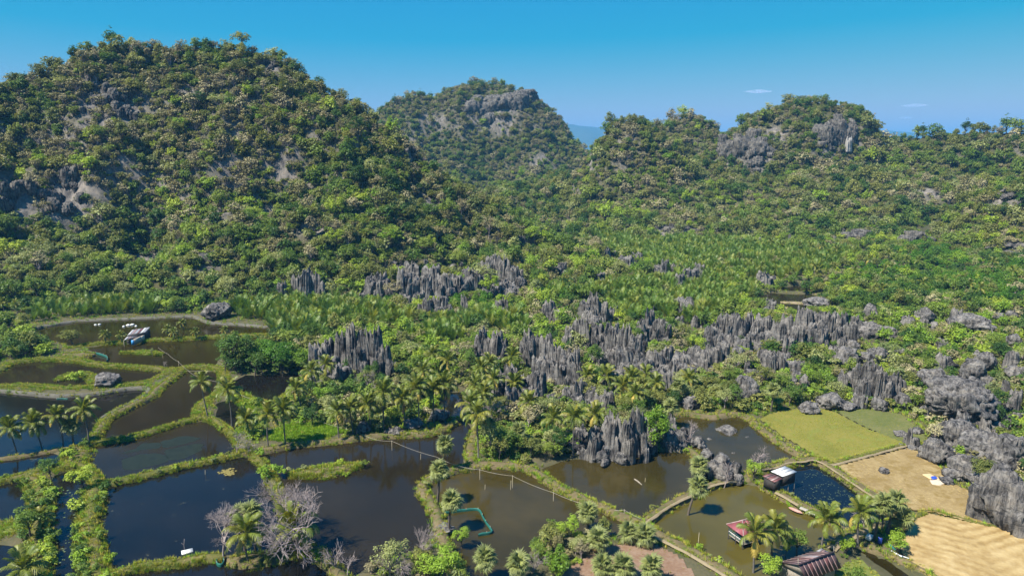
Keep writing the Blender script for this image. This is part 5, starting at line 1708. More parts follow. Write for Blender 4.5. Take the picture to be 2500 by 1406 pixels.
# ------------------------------------------------------------------ names of places, for the labels
ANCH = [
    ((220, 1300), 'on the path dike beside the dark blue pond'), ((85, 1250), 'on the overgrown strip beside the lily-pad channel'), ((420, 1140), 'on the straight grassy dike below the weed-bed pond'),
    ((180, 1115), 'on the mound above the weed-bed pond'), ((90, 850), 'on the brushy shore beside the far house pond'), ((640, 880), 'in the dark clump over the shaded pond'),
    ((560, 985), 'on the leafy bank round the little round pond'), ((760, 1050), 'on the bright green bank under the coconut palms'), ((930, 980), 'in the coconut grove behind the long mud bank'),
    ((860, 880), 'around the lone fluted outcrop'), ((1080, 880), 'in scrub behind the coconut grove'), ((1230, 1060), 'in the thicket on the pond peninsula'), ((1500, 1040), 'around the massive rock at the pond edge'),
    ((1340, 960), 'below the saw-toothed outcrop'), ((1560, 900), 'among the main belt of pinnacles'), ((1560, 970), 'under the low jagged ridge near coconut palms'), ((1750, 950), 'on the green bank above the rock-strewn pond'),
    ((1930, 930), 'in the thicket above the rice field'), ((2100, 930), 'by the tall cliff block over the meadow'), ((2230, 920), 'in dry scrub behind the green meadow'), ((2330, 1010), 'beside the huge flat-faced boulder'),
    ((2400, 1110), 'among the boulders beside the stubble field'), ((2480, 900), 'on the scrub slope behind the huge boulder'), ((2300, 780), 'high on the dry scrub slope'), ((1990, 1340), 'near the rust-red roofed house'), ((1430, 1340), 'on the clay ground among fan palms'),
    ((1070, 1370), 'at the tip of the fan palm bank'), ((790, 1145), 'on the grassy islet in the brown pond'), ((680, 1130), 'on the spit between two ponds'), ((680, 1355), 'on the muddy bank under the two big palms'),
    ((820, 1390), 'on the muddy bank by the dead stump'), ((1700, 1350), 'along the hedge path beside the green pond'), ((1920, 1215), 'on the slab bank behind the pond hut'), ((1900, 850), 'between the jagged pinnacles'), ((1700, 760), 'in the yellow nipa scrub'),
    ((1350, 770), 'in the green scrub behind the pinnacle belt'), ((1150, 770), 'among pillars before the weathered rock wall'), ((2100, 720), 'round the small far pond'), ((1780, 1090), 'by the rock-strewn pond'), ((300, 1390), 'on the bank at the bottom of the dark blue pond'),
    ((250, 730), 'at the tall hill foot behind the far ponds'), ((30, 700), 'on the lowest slope of the tall hill'), ((650, 690), 'on the tall hill foot behind the nipa palms'), ((830, 700), 'at the hill foot beside the pointed fluted rock'), ((1080, 620), 'above the weathered rock wall'), ((1400, 530), 'on the foothill beyond the far nipa stand'), ((2200, 600), 'beside the far valley road'), ((180, 920), 'on the shrubby islet in the brown pond'), ((400, 915), 'on the bank joining the netted ponds'), ((1500, 1255), 'on the straight dike of the amber ponds'), ((300, 60), 'high on the tall hill'),
]
AW = np.array([G(a[0], max(a[1], 480))[:2] for a, _ in ANCH])


def place(p):
    return ANCH[int(np.argmin(np.hypot(AW[:, 0] - p[0], AW[:, 1] - p[1])))][1]


def top_n(pos, sz, n):
    px, py, d = proj(pos + np.array([0, 0, 1.0]))
    vis = (px > 5) & (px < 2495) & (py > 0) & (py < 1400)
    m = np.where(vis, sz / d, -1)
    o = np.argsort(-m)
    sel = np.zeros(len(pos), bool)
    sel[o[:n]] = True
    return sel & vis


def grow(sp, p, sc, rz, noun='tree', label=None, group=None, var=None, sz=None):
    tr, cr = TREE_NEAR[sp][random.randrange(3) if var is None else var]
    r = obj(noun, None, loc=p, rz=rz, scale=sz if sz is not None else sc)
    obj('trunk', tr, r)
    obj('crown', cr, r)
    tag(r, label or '%s leafy tree %s' % (LOOK[sp], place(p)), 'tree', group or 'trees ' + place(p))
    return r


sel = top_n(T_pos, T_sc, 235)
for i in np.nonzero(sel)[0]:
    grow(SPEC[T_sp[i]], T_pos[i], T_sc[i], RG.uniform(0, 6.28))
r_ = ~sel
n_ = r_.sum()
fs = T_sc[r_]
stuff('forest', 'mixed green and dry forest covering the hills and valley', 'forest', T_pos[r_], T_sp[r_] * 2 + RG.integers(0, 2, n_), RG.uniform(0, 6.28, n_),
      np.column_stack([fs * RG.uniform(.85, 1.2, n_), fs * RG.uniform(.85, 1.2, n_), fs * RG.uniform(.85, 1.15, n_)]), C_FAR)
sel = top_n(S_pos, S_sc, 290)
for i in np.nonzero(sel)[0]:
    sp = SPEC[S_sp[i]]
    o = obj('shrub', SHRUB[S_sp[i] * 2 + random.randrange(2)], loc=S_pos[i] - [0, 0, .1], rz=RG.uniform(0, 6.28), scale=(S_sc[i] * RG.uniform(.8, 1.2), S_sc[i] * RG.uniform(.8, 1.2), S_sc[i]))
    tag(o, '%s shrub %s' % (LOOK[sp], place(S_pos[i])), 'shrub', 'shrubs ' + place(S_pos[i]))
r_ = ~sel
n_ = r_.sum()
stuff('undergrowth', 'low green scrub filling the valley between rocks and ponds', 'undergrowth', S_pos[r_] - [0, 0, .1], S_sp[r_] * 2 + RG.integers(0, 2, n_), RG.uniform(0, 6.28, n_), np.column_stack([S_sc[r_]] * 3), C_SHR)
sel = top_n(N_pos, N_sc, 290)
NZN = ['in the stand behind the shaded pond', 'in the yellowish stand below the tall hill', 'in the stand behind the coconut grove', 'in the wide far stand of the valley', 'in the yellow stand behind the spire', 'in the strip before the castle-like outcrop']
for i in np.nonzero(sel)[0]:
    px, py, _ = proj(N_pos[i])
    k = next((j for j, z_ in enumerate(NIPA_Z) if inpoly(np.array([px]), np.array([py]), z_)[0]), 0)
    o = obj('nipa_palm', NIPA[random.randrange(5)], loc=N_pos[i] - [0, 0, .2], rz=RG.uniform(0, 6.28), scale=N_sc[i])
    tag(o, 'upright green nipa palm ' + NZN[k], 'nipa palm', 'nipa palms ' + NZN[k])
r_ = ~sel
n_ = r_.sum()
stuff('nipa_thicket', 'dense mass of upright nipa palms across the valley floor', 'nipa thicket', N_pos[r_] - [0, 0, .2], RG.integers(0, 5, n_), np.column_stack([RG.normal(0, .14, n_), RG.normal(0, .14, n_), RG.uniform(0, 6.28, n_)]), np.column_stack([N_sc[r_] * 1.05, N_sc[r_] * 1.05, N_sc[r_]]), C_NIP)

# grass on banks, edges and fields
gp, gi_, gs = [], [], []
for P, mt in GRASS_PTS:
    n = len(P)
    gp.append(P)
    gi_.append(np.where(RG.random(n) < .12, 3, RG.integers(0, 3, n)))
    gs.append(RG.uniform(.5, 1.35, n))
for nm, poly, mt in FIELDS:
    W = [tuple(G(a, b, .7)[:2]) for a, b in poly]
    a = np.array(W)
    s = {'rice_field': .55, 'meadow_field': .9, 'stubble_field': .75, 'straw_field': .9, 'clay_ground': 2.2, 'lawn': .6}[nm]
    x, y = jitter(a[:, 0].min(), a[:, 0].max(), a[:, 1].min(), a[:, 1].max(), s)
    k = inpoly(x, y, W)
    x, y = x[k], y[k]
    n = len(x)
    gp.append(np.column_stack([x, y, np.full(n, .66)]))
    gi_.append(np.full(n, 4) if nm in ('stubble_field', 'straw_field') else RG.integers(0, 3, n))
    gs.append(RG.uniform(.35, .75, n) * (.7 if nm != 'lawn' else 1.1))
# bright creepers under the coconut palms
for poly in ([(660, 1058), (700, 1035), (790, 1030), (850, 1050), (800, 1070), (690, 1080), (655, 1075)], [(555, 965), (640, 985), (650, 1010), (600, 1000)]):
    W = [tuple(G(a, b, .5)[:2]) for a, b in poly]
    a = np.array(W)
    x, y = jitter(a[:, 0].min(), a[:, 0].max(), a[:, 1].min(), a[:, 1].max(), .35)
    k = inpoly(x, y, W)
    x, y = x[k], y[k]
    gp.append(np.column_stack([x, y, ground_h(x, y) - .02]))
    gi_.append(np.full(len(x), 3))
    gs.append(RG.uniform(.5, 1.2, len(x)))
for (ya, yb, sp_) in ((95, 170, .9), (170, 300, 1.5)):
    x, y = jitter(-yb * .8, yb * .8, ya, yb, sp_)
    z = ground_h(x, y)
    k = (z > .12) & (z < 8) & rock_free(x, y, .8)
    for p in FIELD_W:
        k &= ~inpoly(x, y, p)
    x, y, z = x[k], y[k], z[k]
    k = fbm(x / 6, y / 6, o=3, s=77) > -.35
    x, y, z = x[k], y[k], z[k]
    gp.append(np.column_stack([x, y, z - .03]))
    gi_.append(np.where(RG.random(len(x)) < .35, 3, RG.integers(0, 3, len(x))))
    gs.append(RG.uniform(.7, 1.7, len(x)))
gp, gi_, gs = np.concatenate(gp), np.concatenate(gi_), np.concatenate(gs)
stuff('grass', 'short green and straw-coloured grass on the banks and fields', 'grass', gp, gi_, RG.uniform(0, 6.28, len(gp)), np.column_stack([gs * 1.15, gs * 1.15, gs]), C_TUF)
print('counts', len(T_pos), len(S_pos), len(N_pos), len(gp))

# ------------------------------------------------------------------ palms, bare trees and other plants one can tell apart
ORD = 'first second third fourth fifth sixth seventh eighth ninth tenth eleventh twelfth thirteenth fourteenth fifteenth sixteenth seventeenth eighteenth nineteenth twentieth'.split()
FRONDS = [frond_mesh('frond', M['coco'], 3.3, .75, .75, .95, 30, .115, 1), frond_mesh('frond', M['coco'], 3.4, .5, 1.0, .95, 30, .115, 2, .8), frond_mesh('frond', M['coco'], 3.4, .3, 1.15, .9, 30, .115, 3, .9)]
FROND_OLD = frond_mesh('frond', M['coco_old'], 3.0, .1, 1.1, .8, 18, .15, 4, 1.0)
FANS = [fan_mesh('fan_leaf', M['fan'], .95, .8, 15, .2, 5), fan_mesh('fan_leaf', M['fan'], 1.0, .75, 15, .45, 6)]
FAN_DEAD = fan_mesh('fan_leaf', M['fan_dead'], .8, .7, 12, .9, 7)
nutm = MB()
_iv, _it = ico(1)
for _a in range(5):
    nutm.add(_iv * .13 + np.array([math.cos(_a * 1.3) * .22, math.sin(_a * 1.3) * .22, -.22 - .07 * (_a % 2)]), None, _it)
NUTS = nutm.mesh('coconuts', [plain('coconut', (0.22, 0.18, 0.05), .6)])
ROOTS = []


def trunk_tube(H, lx, ly, r0, r1, mat, seed):
    rng = np.random.default_rng(seed)
    t = np.linspace(0, 1, 11)
    P = np.stack([lx * t ** 1.5 + rng.normal() * .03 * H * np.sin(t * 3.14), ly * t ** 1.5 + rng.normal() * .03 * H * np.sin(t * 3.14), -.5 + (H + .5) * t], -1)
    r = np.interp(t, [0, .08, .2, 1], [r0 * 1.5, r0 * 1.15, r0, r1]) * (1 + .06 * (np.arange(11) % 2))
    mb = MB()
    mb.tube(P, r, 8)
    return mb.mesh('trunk', [mat]), P[-1]


def base_at(bx, by):
    g = G(bx, by, .5)
    z = float(land(g[None, 0], g[None, 1])[0])
    if z > 1.5:
        return np.array(hit(bx, by))
    for P in BANKC:
        if np.min(np.hypot(P[:, 0] - g[0], P[:, 1] - g[1])) < 1.2:
            z = max(z, .6)
    g[2] = max(z, -.1)
    return g


def coconut(cx, cy_, bx, by, parts=True, k=1.0):
    b = base_at(bx, by)
    d = proj(b)[2]
    H = max((by - cy_) * d / F * 1.03, 1.6)
    lean = (cx - bx) * d / F
    r = obj('coconut_palm', None, loc=b)
    me, top = trunk_tube(H, lean, random.uniform(-.5, .5), .15, .10, M['palm_bark'], int(cx * 7 + by))
    obj('trunk', me, r)
    obj('coconuts', NUTS, r, loc=top)
    n = random.randint(20, 25) if parts else 14
    s0 = np.clip(H / 9, .88, 1.05) * k * random.uniform(.92, 1.08)
    ph = random.uniform(0, 6.28)
    for i in range(n):
        az = ph + i * 2.399
        az -= .38 * math.sin(az)
        tier = i / n
        pit = 1.25 - 1.85 * tier + random.uniform(-.22, .22)
        me = FRONDS[0] if tier < .35 else FRONDS[1] if tier < .75 else FRONDS[2]
        if tier > .9 and random.random() < .75:
            me = FROND_OLD
        s = s0 * random.uniform(.85, 1.12)
        obj('frond', me, r, loc=top + [0, 0, .05], rz=(random.uniform(-.3, .3), -pit * .75, az), scale=s)
    ROOTS.append((r, 'coconut palm', b, bx))
    return r


def fanpalm(cx, cy_, bx, by, k=1.0):
    b = base_at(bx, by)
    d = proj(b)[2]
    H = max((by - cy_) * d / F * 1.03, .8)
    r = obj('fan_palm', None, loc=b)
    me, top = trunk_tube(H, (cx - bx) * d / F, random.uniform(-.3, .3), .20, .17, M['bark'], int(cx * 3 + by))
    obj('trunk', me, r)
    n = 30
    for i in range(n):
        az = i * 2.399 + random.uniform(-.2, .2)
        t = i / n
        pit = 1.35 - 2.3 * t
        me = FAN_DEAD if t > .84 else FANS[i % 2]
        obj('fan_leaf', me, r, loc=top + [0, 0, .15 - .5 * t], rz=(random.uniform(-.5, .5), -pit, az), scale=1.15 * k * random.uniform(.85, 1.15))
    ROOTS.append((r, 'fan palm', b, bx))


COCO = [(30, 1040, 42, 1106), (88, 1025, 102, 1093), (150, 1005, 153, 1085), (215, 1000, 217, 1087), (497, 935, 508, 1018), (563, 945, 565, 1040), (602, 1027, 612, 1068),
        (660, 1010, 655, 1092), (697, 1000, 697, 1085), (725, 950, 737, 1013), (765, 905, 772, 970), (798, 890, 798, 945), (825, 1005, 827, 1072), (857, 995, 862, 1060), (900, 985, 903, 1055), (940, 955, 938, 1052), (985, 970, 985, 1050), (1018, 945, 1021, 1043), (1060, 950, 1060, 1035), (1088, 935, 1087, 1030), (1035, 905, 1040, 965), (1058, 865, 1058, 912), (1095, 880, 1090, 930), (1175, 900, 1175, 960), (1195, 885, 1195, 930), (1250, 870, 1250, 912), (1150, 985, 1165, 1080), (1165, 1010, 1168, 1120), (1180, 960, 1185, 1040), (1205, 925, 1205, 990), (1160, 940, 1165, 1000),
        (1350, 1020, 1352, 1085), (1400, 1010, 1400, 1112), (1450, 1010, 1440, 1070), (1432, 915, 1435, 955), (1480, 920, 1480, 960), (1540, 925, 1540, 970), (1575, 915, 1577, 965), (1550, 960, 1540, 1010), (1600, 935, 1600, 985), (1520, 945, 1525, 990),
        (1838, 1290, 1840, 1390), (1885, 1280, 1885, 1365), (2010, 1262, 2005, 1338), (2090, 1250, 2095, 1330),
        (1255, 935, 1258, 975), (1290, 985, 1290, 1040), (1680, 925, 1680, 960)]
for c in COCO:
    coconut(*c)
coconut(605, 1300, 608, 1372, k=1.25)
coconut(717, 1285, 722, 1347, k=1.25)
coconut(60, 1385, 60, 1440, k=1.2)
coconut(105, 1262, 92, 1300, k=.7)
for c in [(258, 818, 259, 838), (297, 820, 297, 836), (410, 800, 415, 822), (445, 785, 450, 801), (480, 810, 480, 826), (550, 807, 552, 822), (425, 812, 425, 828)]:
    coconut(*c, k=.62)
for c in [(40, 745, 45, 782), (10, 740, 12, 770), (1855, 655, 1855, 700), (1985, 655, 1985, 692), (1950, 600, 1950, 622), (1978, 603, 1978, 626), (2005, 602, 2005, 626), (2040, 608, 2040, 630), (2120, 635, 2120, 662), (2085, 665, 2085, 690), (2155, 660, 2155, 690), (2165, 618, 2165, 645), (2210, 635, 2210, 660), (2240, 638, 2240, 665), (2390, 705, 2390, 738), (2470, 662, 2475, 700), (2300, 688, 2300, 715), (2365, 695, 2365, 722), (2250, 690, 2250, 715), (2150, 705, 2150, 730), (1880, 590, 1880, 610), (1905, 598, 1905, 618), (2420, 640, 2420, 665)]:
    coconut(*c, parts=False, k=.92)
for c in [(178, 1040, 180, 1084), (1088, 1085, 1085, 1146), (1073, 1145, 1068, 1225), (1103, 1212, 1098, 1292), (1185, 1350, 1185, 1415), (1265, 1370, 1265, 1430), (1435, 1240, 1435, 1292), (1458, 1310, 1455, 1352), (1535, 1300, 1535, 1326), (1575, 1302, 1575, 1332), (1520, 1378, 1520, 1420), (1590, 1380, 1590, 1430), (1470, 1378, 1470, 1412), (1705, 1128, 1700, 1172), (1702, 1175, 1680, 1250), (1265, 1050, 1265, 1100), (1655, 940, 1660, 990), (1635, 990, 1640, 1040), (1885, 950, 1882, 1005), (590, 1245, 598, 1335), (620, 1235, 622, 1335), (2150, 1228, 2135, 1318), (2180, 1222, 2165, 1302), (2200, 1262, 2195, 1305)]:
    fanpalm(*c)

NT = [(575, 905, 822, 'dark', 1.0, 'tall dark tree at the corner of the shaded pond'), (600, 900, 828, 'dark', 1.0, 'dark tree close beside the tall corner tree'), (640, 895, 826, 'mangrove', 1.2, 'round deep green tree in the middle of the pond clump'), (672, 900, 832, 'mangrove', 1.2, 'round green tree next in the pond clump'), (705, 905, 835, 'mangrove', 1.2, 'spreading green tree in the pond clump toward the outcrop'), (738, 908, 848, 'mangrove', 1.0, 'last green tree of the pond clump before the outcrop'), (550, 908, 862, 'dark', 1.0, 'low dark tree at the water edge of the netted pond'), (622, 914, 858, 'dark', 1.0, 'dark lower tree leaning over the shaded pond'), (690, 914, 868, 'dark', 1.1, 'dark bushy tree at the shaded pond edge'),
      (1345, 1335, 1275, 'olive', 1.1, 'spreading olive tree behind the clay ground'), (1365, 1412, 1328, 'mangrove', .9, 'dense dark olive tree at the bottom beside a fan palm'), (1085, 1425, 1345, 'bright', 1.2, 'feathery bright green tree at the bottom of the picture'), (1045, 1425, 1358, 'bright', 1.0, 'lighter feathery tree beside the bright bottom tree'), (1125, 1425, 1366, 'mid', 1.0, 'green bush tree between bottom fan palms'), (950, 1412, 1310, 'grey', .9, 'half-bare tree with pale leaves rising from the brown pond edge'),
      (125, 1168, 1113, 'dark', 1.0, 'compact dark tree on the corner of the lily-pad channel'), (205, 1192, 1128, 'bright', 1.1, 'bright green tree at the top of the path dike'), (75, 1312, 1238, 'mid', 1.1, 'round bluish-green tree on the grassy lobe'), (1945, 1348, 1282, 'mid', 1.1, 'leafy green tree behind the rust-red roof'), (1918, 1352, 1300, 'bright', .8, 'bright tree between coconut palm and red roof'), (2195, 1354, 1298, 'bright', 1.2, 'low bright tree shading clutter at the straw field'),
      (1838, 1172, 1122, 'bright', .9, 'small bright green tree beside the pond hut'), (1603, 1098, 985, 'mangrove', .8, 'tall fresh green tree beside the massive pond rock'), (1590, 1102, 1040, 'mid', .8, 'vine-covered tree against the massive pond rock'), (1455, 908, 850, 'dark', 1.0, 'dark tree growing among the pinnacles'), (178, 842, 798, 'olive', 1.2, 'flat-topped yellowish tree by the far house pond'), (2152, 1296, 1212, 'olive', .8, 'olive-leaved tree between two fan palms by the straw field'),
      (1880, 1425, 1358, 'bright', 1.0, 'bright leafy tree in front of the rust-red roof'), (2075, 1450, 1372, 'mid', .9, 'pale green tree before the gable of the red roof'), (1128, 1330, 1275, 'bright', .9, 'thin bright-leaved tree beside the green net'), (1262, 1112, 1060, 'mid', 1.0, 'round green tree on the peninsula shore'), (1295, 1118, 1062, 'olive', 1.0, 'olive tree on the peninsula beside the round one'), (1200, 1104, 1028, 'grey', .9, 'pale grey tree among peninsula palms'), (1232, 1112, 1042, 'mid', .9, 'mid green tree behind the peninsula shore'), (1360, 1108, 1050, 'dark', 1.0, 'dark tree at the end of the peninsula thicket'), (1330, 1120, 1075, 'mid', .9, 'low green tree over the amber pond'), (372, 866, 842, 'grey', .5, 'thin pale tree on the small islet by the far house'),
      (805, 1005, 960, 'grey', 1.3, 'wide pale grey-green tree before the lone outcrop'), (1010, 880, 830, 'grey', 1.2, 'pale spreading tree behind the coconut grove'), (1130, 890, 835, 'twig', 1.2, 'grey leafless-looking tree beside the dark outcrop')]
for bx, by, yt, sp, wd, lab in NT:
    b = base_at(bx, by)
    d = proj(b)[2]
    H = (by - yt) * d / F * 1.04
    grow(sp, b, 1, random.uniform(0, 6.28), label=lab, group='trees described one by one', sz=(H / 6 * wd, H / 6 * wd, H / 6 * (1.25 if sp == 'mangrove' else 1.0)))

BT = [(735, 1345, 1170, 1.1, 5, 'big leafless pinkish tree spreading over the spit'), (700, 1290, 1170, 1.2, 5, 'second leafless tree tangled with the big pinkish one'), (545, 1358, 1225, 1.1, 5, 'bare tree leaning over the dark blue pond by fan palms'), (578, 1106, 1055, 1.2, 4, 'bare spreading bush where three dikes meet'), (605, 1108, 1068, 1.0, 4, 'small bare bush beside the meeting dikes'), (1030, 1362, 1265, .8, 4, 'white leafless tree at the fan palm bank'), (975, 1412, 1330, 1.1, 5, 'tangled leafless tree at the brown pond corner'), (818, 1390, 1310, .7, 3, 'dead white stump with a few branches on the muddy bank'), (848, 1400, 1352, 1.2, 3, 'low bare branches spreading from the stump'), (1842, 1156, 1092, 1.0, 4, 'bare pale tree behind the bright green tree by the hut'), (1686, 1084, 1025, 1.0, 4, 'bare pale shrub between the pillar and the pond'), (1300, 1406, 1335, .8, 4, 'white bare tree between bottom fan palm and dark tree'), (1202, 1042, 965, .9, 4, 'white-stemmed bare tree among peninsula palms'), (900, 960, 905, 1.1, 4, 'bare pale tree below the lone outcrop'), (1130, 1010, 965, 1.0, 4, 'bare twiggy tree above the small dark pool'), (2110, 1290, 1205, .9, 4, 'pale bare tree behind the leaning coconut palm'), (402, 900, 882, 1.0, 3, 'little bare bush on the netted bank'), (1765, 1185, 1112, .5, 3, 'thin bare sapling on the bank by grey boulders')]
for i, (bx, by, yt, wd, dp, lab) in enumerate(BT):
    b = base_at(bx, by)
    d = proj(b)[2]
    H = (by - yt) * d / F * 1.04
    tr, br = make_twiggy(3000 + i, n=5, depth=dp)
    zmax = np.concatenate(br.v)[:, 2].max()
    s = H / zmax
    r = obj('bare_tree', None, loc=b, rz=random.uniform(0, 6.28), scale=(s * wd, s * wd, s))
    tag(r, lab, 'bare tree', 'leafless trees')
    obj('trunk', tr.mesh('trunk', [M['pale_bark']]), r)
    obj('branches', br.mesh('branches', [M['pale_bark']]), r)

SH = [(770, 1140, 22, 'mid', 'dark leafy bush at the back of the grassy islet'), (830, 1128, 26, 'bright', 'bright bush beside the dark one on the grassy islet'), (890, 1138, 24, 'mid', 'round bush at the far tip of the grassy islet'), (845, 1155, 18, 'bright', 'small green bush in the middle of the grassy islet'), (743, 1146, 20, 'grey', 'pale bush beside the rock on the grassy islet'), (1345, 1272, 26, 'mid', 'round bush standing alone in the amber pond'), (655, 1165, 52, 'bright', 'wide yellow-green bush on the spit'), (690, 1158, 34, 'bright', 'second yellow-green bush on the spit beside bare branches'), (185, 925, 40, 'bright', 'bushy shrub crowning the islet in the brown pond'), (270, 938, 24, 'mid', 'bush behind the whaleback rock'), (640, 1112, 30, 'bright', 'bright bush at the start of the spit'), (165, 1125, 40, 'bright', 'big light green bush on the mound')]
for bx, by, wp, sp, lab in SH:
    b = base_at(bx, by)
    d = proj(b)[2]
    s = wp * d / F / 2.3
    o = obj('shrub', SHRUB[SPEC.index(sp) * 2 + random.randrange(2)], loc=b - [0, 0, .1], rz=random.uniform(0, 6.28), scale=s)
    tag(o, lab, 'shrub', 'shrubs described one by one')

by_place = {}
for r, kind_, b, bx in ROOTS:
    by_place.setdefault((kind_, place(b)), []).append((bx, r))
for (kind_, pl), L in by_place.items():
    L.sort(key=lambda q: q[0])
    for i, (bx, r) in enumerate(L):
        lab = '%s %s' % (kind_, pl)
        if len(L) > 1:
            lab += ', %s from the left' % ORD[min(i, 19)]
        tag(r, lab, 'palm tree', kind_ + 's')

# ------------------------------------------------------------------ buildings
M['sheet_red'] = plain('rusty_red_sheet', (0.15, 0.055, 0.05), .6, .45, 1.3)
M['sheet_dark'] = plain('dark_red_sheet', (0.085, 0.05, 0.05), .55, .3, 1.2)
M['sheet_pink'] = plain('bleached_sheet', (0.36, 0.24, 0.22), .6, .35, 1.4)
M['sheet_white'] = plain('white_sheet', (0.66, 0.65, 0.62), .5, .08, 1.0)
M['sheet_grey'] = plain('zinc_sheet', (0.36, 0.35, 0.35), .5, .3, 1.0)
M['timber'] = plain('dark_timber', (0.035, 0.03, 0.026), .85, .4, 4)
M['timber_pale'] = plain('weathered_timber', (0.28, 0.24, 0.19), .85, .3, 4)
M['teal'] = plain('teal_paint', (0.02, 0.10, 0.085), .6, .25, 3)
M['white_paint'] = plain('white_paint', (0.68, 0.68, 0.66), .6, .1, 3)
M['cream'] = plain('cream_paint', (0.55, 0.46, 0.34), .7, .1, 3)
M['blue_paint'] = plain('blue_paint', (0.04, 0.25, 0.55), .5, .15, 3)
M['net'] = plain('green_net', (0.006, 0.11, 0.085), .7, .3, 6)
M['rope'] = plain('pale_rope', (0.42, 0.38, 0.31), .8, .15, 5)
M['bamboo'] = plain('bamboo', (0.33, 0.28, 0.19), .7, .25, 6)
M['foam'] = plain('white_foam', (0.70, 0.68, 0.62), .8, .12, 3)
M['blue_tarp'] = plain('blue_tarp', (0.03, 0.08, 0.42), .5, .3, 2)
M['grain'] = plain('drying_grain', (0.58, 0.42, 0.22), .9, .2, 2)
M['mat_pale'] = plain('pale_mat', (0.52, 0.44, 0.33), .9, .2, 2)
M['pink'] = plain('faded_pink', (0.42, 0.23, 0.18), .6, .2, 2)
M['weedbed'] = groundmat('weed_bed', [(0.3, (0.010, 0.014, 0.010)), (0.6, (0.022, 0.028, 0.018))], .8, 4, .35, .03)
M['lily'] = plain('lily_pad', (0.12, 0.16, 0.07), .5, .3, 8)
M['float_weed'] = plain('floating_weed', (0.20, 0.16, 0.035), .8, .4, 5)


def slab(name, A, B, C, D, th, mat, parent, ref):
    """thin roof sheet between four corners"""
    P = np.array([A, B, C, D], float)
    n = np.cross(P[1] - P[0], P[3] - P[0])
    n /= np.linalg.norm(n)
    if n[2] < 0:
        n = -n
    V = np.concatenate([P - n * th, P]) - ref
    me = mk_mesh(name, V, np.array([(0, 3, 2, 1), (4, 5, 6, 7), (0, 1, 5, 4), (1, 2, 6, 5), (2, 3, 7, 6), (3, 0, 4, 7)]), [mat])
    return obj(name, me, parent)


def sheets(name, A, B, C, D, n, mats, parent, ref, th=.04, seam='sheet_pink'):
    """a roof slope of n overlapping sheets running from edge AB to edge DC"""
    A, B, C, D = map(np.asarray, (A, B, C, D))
    for i in range(n):
        t0, t1 = i / n - (.01 if i else 0), (i + 1) / n
        up = np.array([0, 0, .012 * (i % 2)])
        slab(name, A + (B - A) * t0 + up, A + (B - A) * t1 + up, D + (C - D) * t1 + up, D + (C - D) * t0 + up, th, mats[i % len(mats)], parent, ref)
        if i:
            e0, e1 = A + (B - A) * (i / n), D + (C - D) * (i / n)
            mb = MB()
            mb.tube([e0 - ref + [0, 0, .05], e1 - ref + [0, 0, .05]], .045, 4)
            obj('sheet_seam', mb.mesh('sheet_seam', [M[seam]]), parent)


def walls(P4, z0, z1, mat, parent, ref, inset=.35, name='wall'):
    P4 = np.array(P4)[:, :2]
    c = P4.mean(0)
    Q = c + (P4 - c) * (1 - inset / np.linalg.norm(P4 - c, axis=1, keepdims=True))
    for i in range(4):
        a, b = Q[i], Q[(i + 1) % 4]
        t = (b - a) / np.linalg.norm(b - a)
        nrm = np.array([t[1], -t[0]]) * .06
        V = [(*(a + nrm), z0), (*(b + nrm), z0), (*(b - nrm), z0), (*(a - nrm), z0)]
        V += [(x, y, z1) for x, y, _ in V]
        me = mk_mesh(name, np.array(V) - ref, np.array([(0, 3, 2, 1), (4, 5, 6, 7), (0, 1, 5, 4), (1, 2, 6, 5), (2, 3, 7, 6), (3, 0, 4, 7)]), [mat])
        obj(name, me, parent)
    return Q


def post(p, z0, z1, r, mat, parent, ref, name='post'):
    mb = MB()
    mb.tube([[p[0] - ref[0], p[1] - ref[1], z0 - ref[2]], [p[0] - ref[0], p[1] - ref[1], z1 - ref[2]]], r, 6)
    return obj(name, mb.mesh(name, [mat]), parent)


# pond hut with a white roof and a red lean-to
A, B, C, D = G(1882, 1150, 3.6), G(1916, 1137, 3.6), G(1946, 1151, 3.3), G(1911, 1163, 3.3)
ref = np.array([*np.mean([A, B, C, D], 0)[:2], 0.])
hut = obj('pond_hut', None, loc=ref)
tag(hut, 'dark pond hut on posts with white roof and rusty red lean-to', 'hut')
sheets('white_roof_sheet', A, D, C, B, 3, [M['sheet_white']], hut, ref, seam='sheet_white')
E_, F_ = G(1861, 1161, 2.9), G(1891, 1177, 2.8)
sheets('red_roof_sheet', E_, F_, D - [0, 0, .35], A - [0, 0, .35], 5, [M['sheet_red'], M['sheet_dark'], M['sheet_red'], M['sheet_pink']], hut, ref)
Q = walls([A, B, C, D], 1.3, 3.25, M['timber'], hut, ref)
Q2 = walls([E_, F_, D, A], .9, 2.7, M['timber'], hut, ref)
fl = MB()
fl.add(np.array([(*q, 1.3) for q in Q] + [(*q, 1.15) for q in Q]) - ref, [(0, 1, 2, 3), (7, 6, 5, 4), (0, 4, 5, 1), (1, 5, 6, 2), (2, 6, 7, 3), (3, 7, 4, 0)])
obj('floor', fl.mesh('floor', [M['timber_pale']]), hut)
for q in list(Q) + [(Q[0] + Q[1]) / 2, (Q[2] + Q[3]) / 2, (Q[1] + Q[2]) / 2]:
    post(q, -1.2, 1.3, .09, M['timber_pale'], hut, ref)
for q in Q2:
    post(q, -.6, .95, .09, M['timber'], hut, ref)

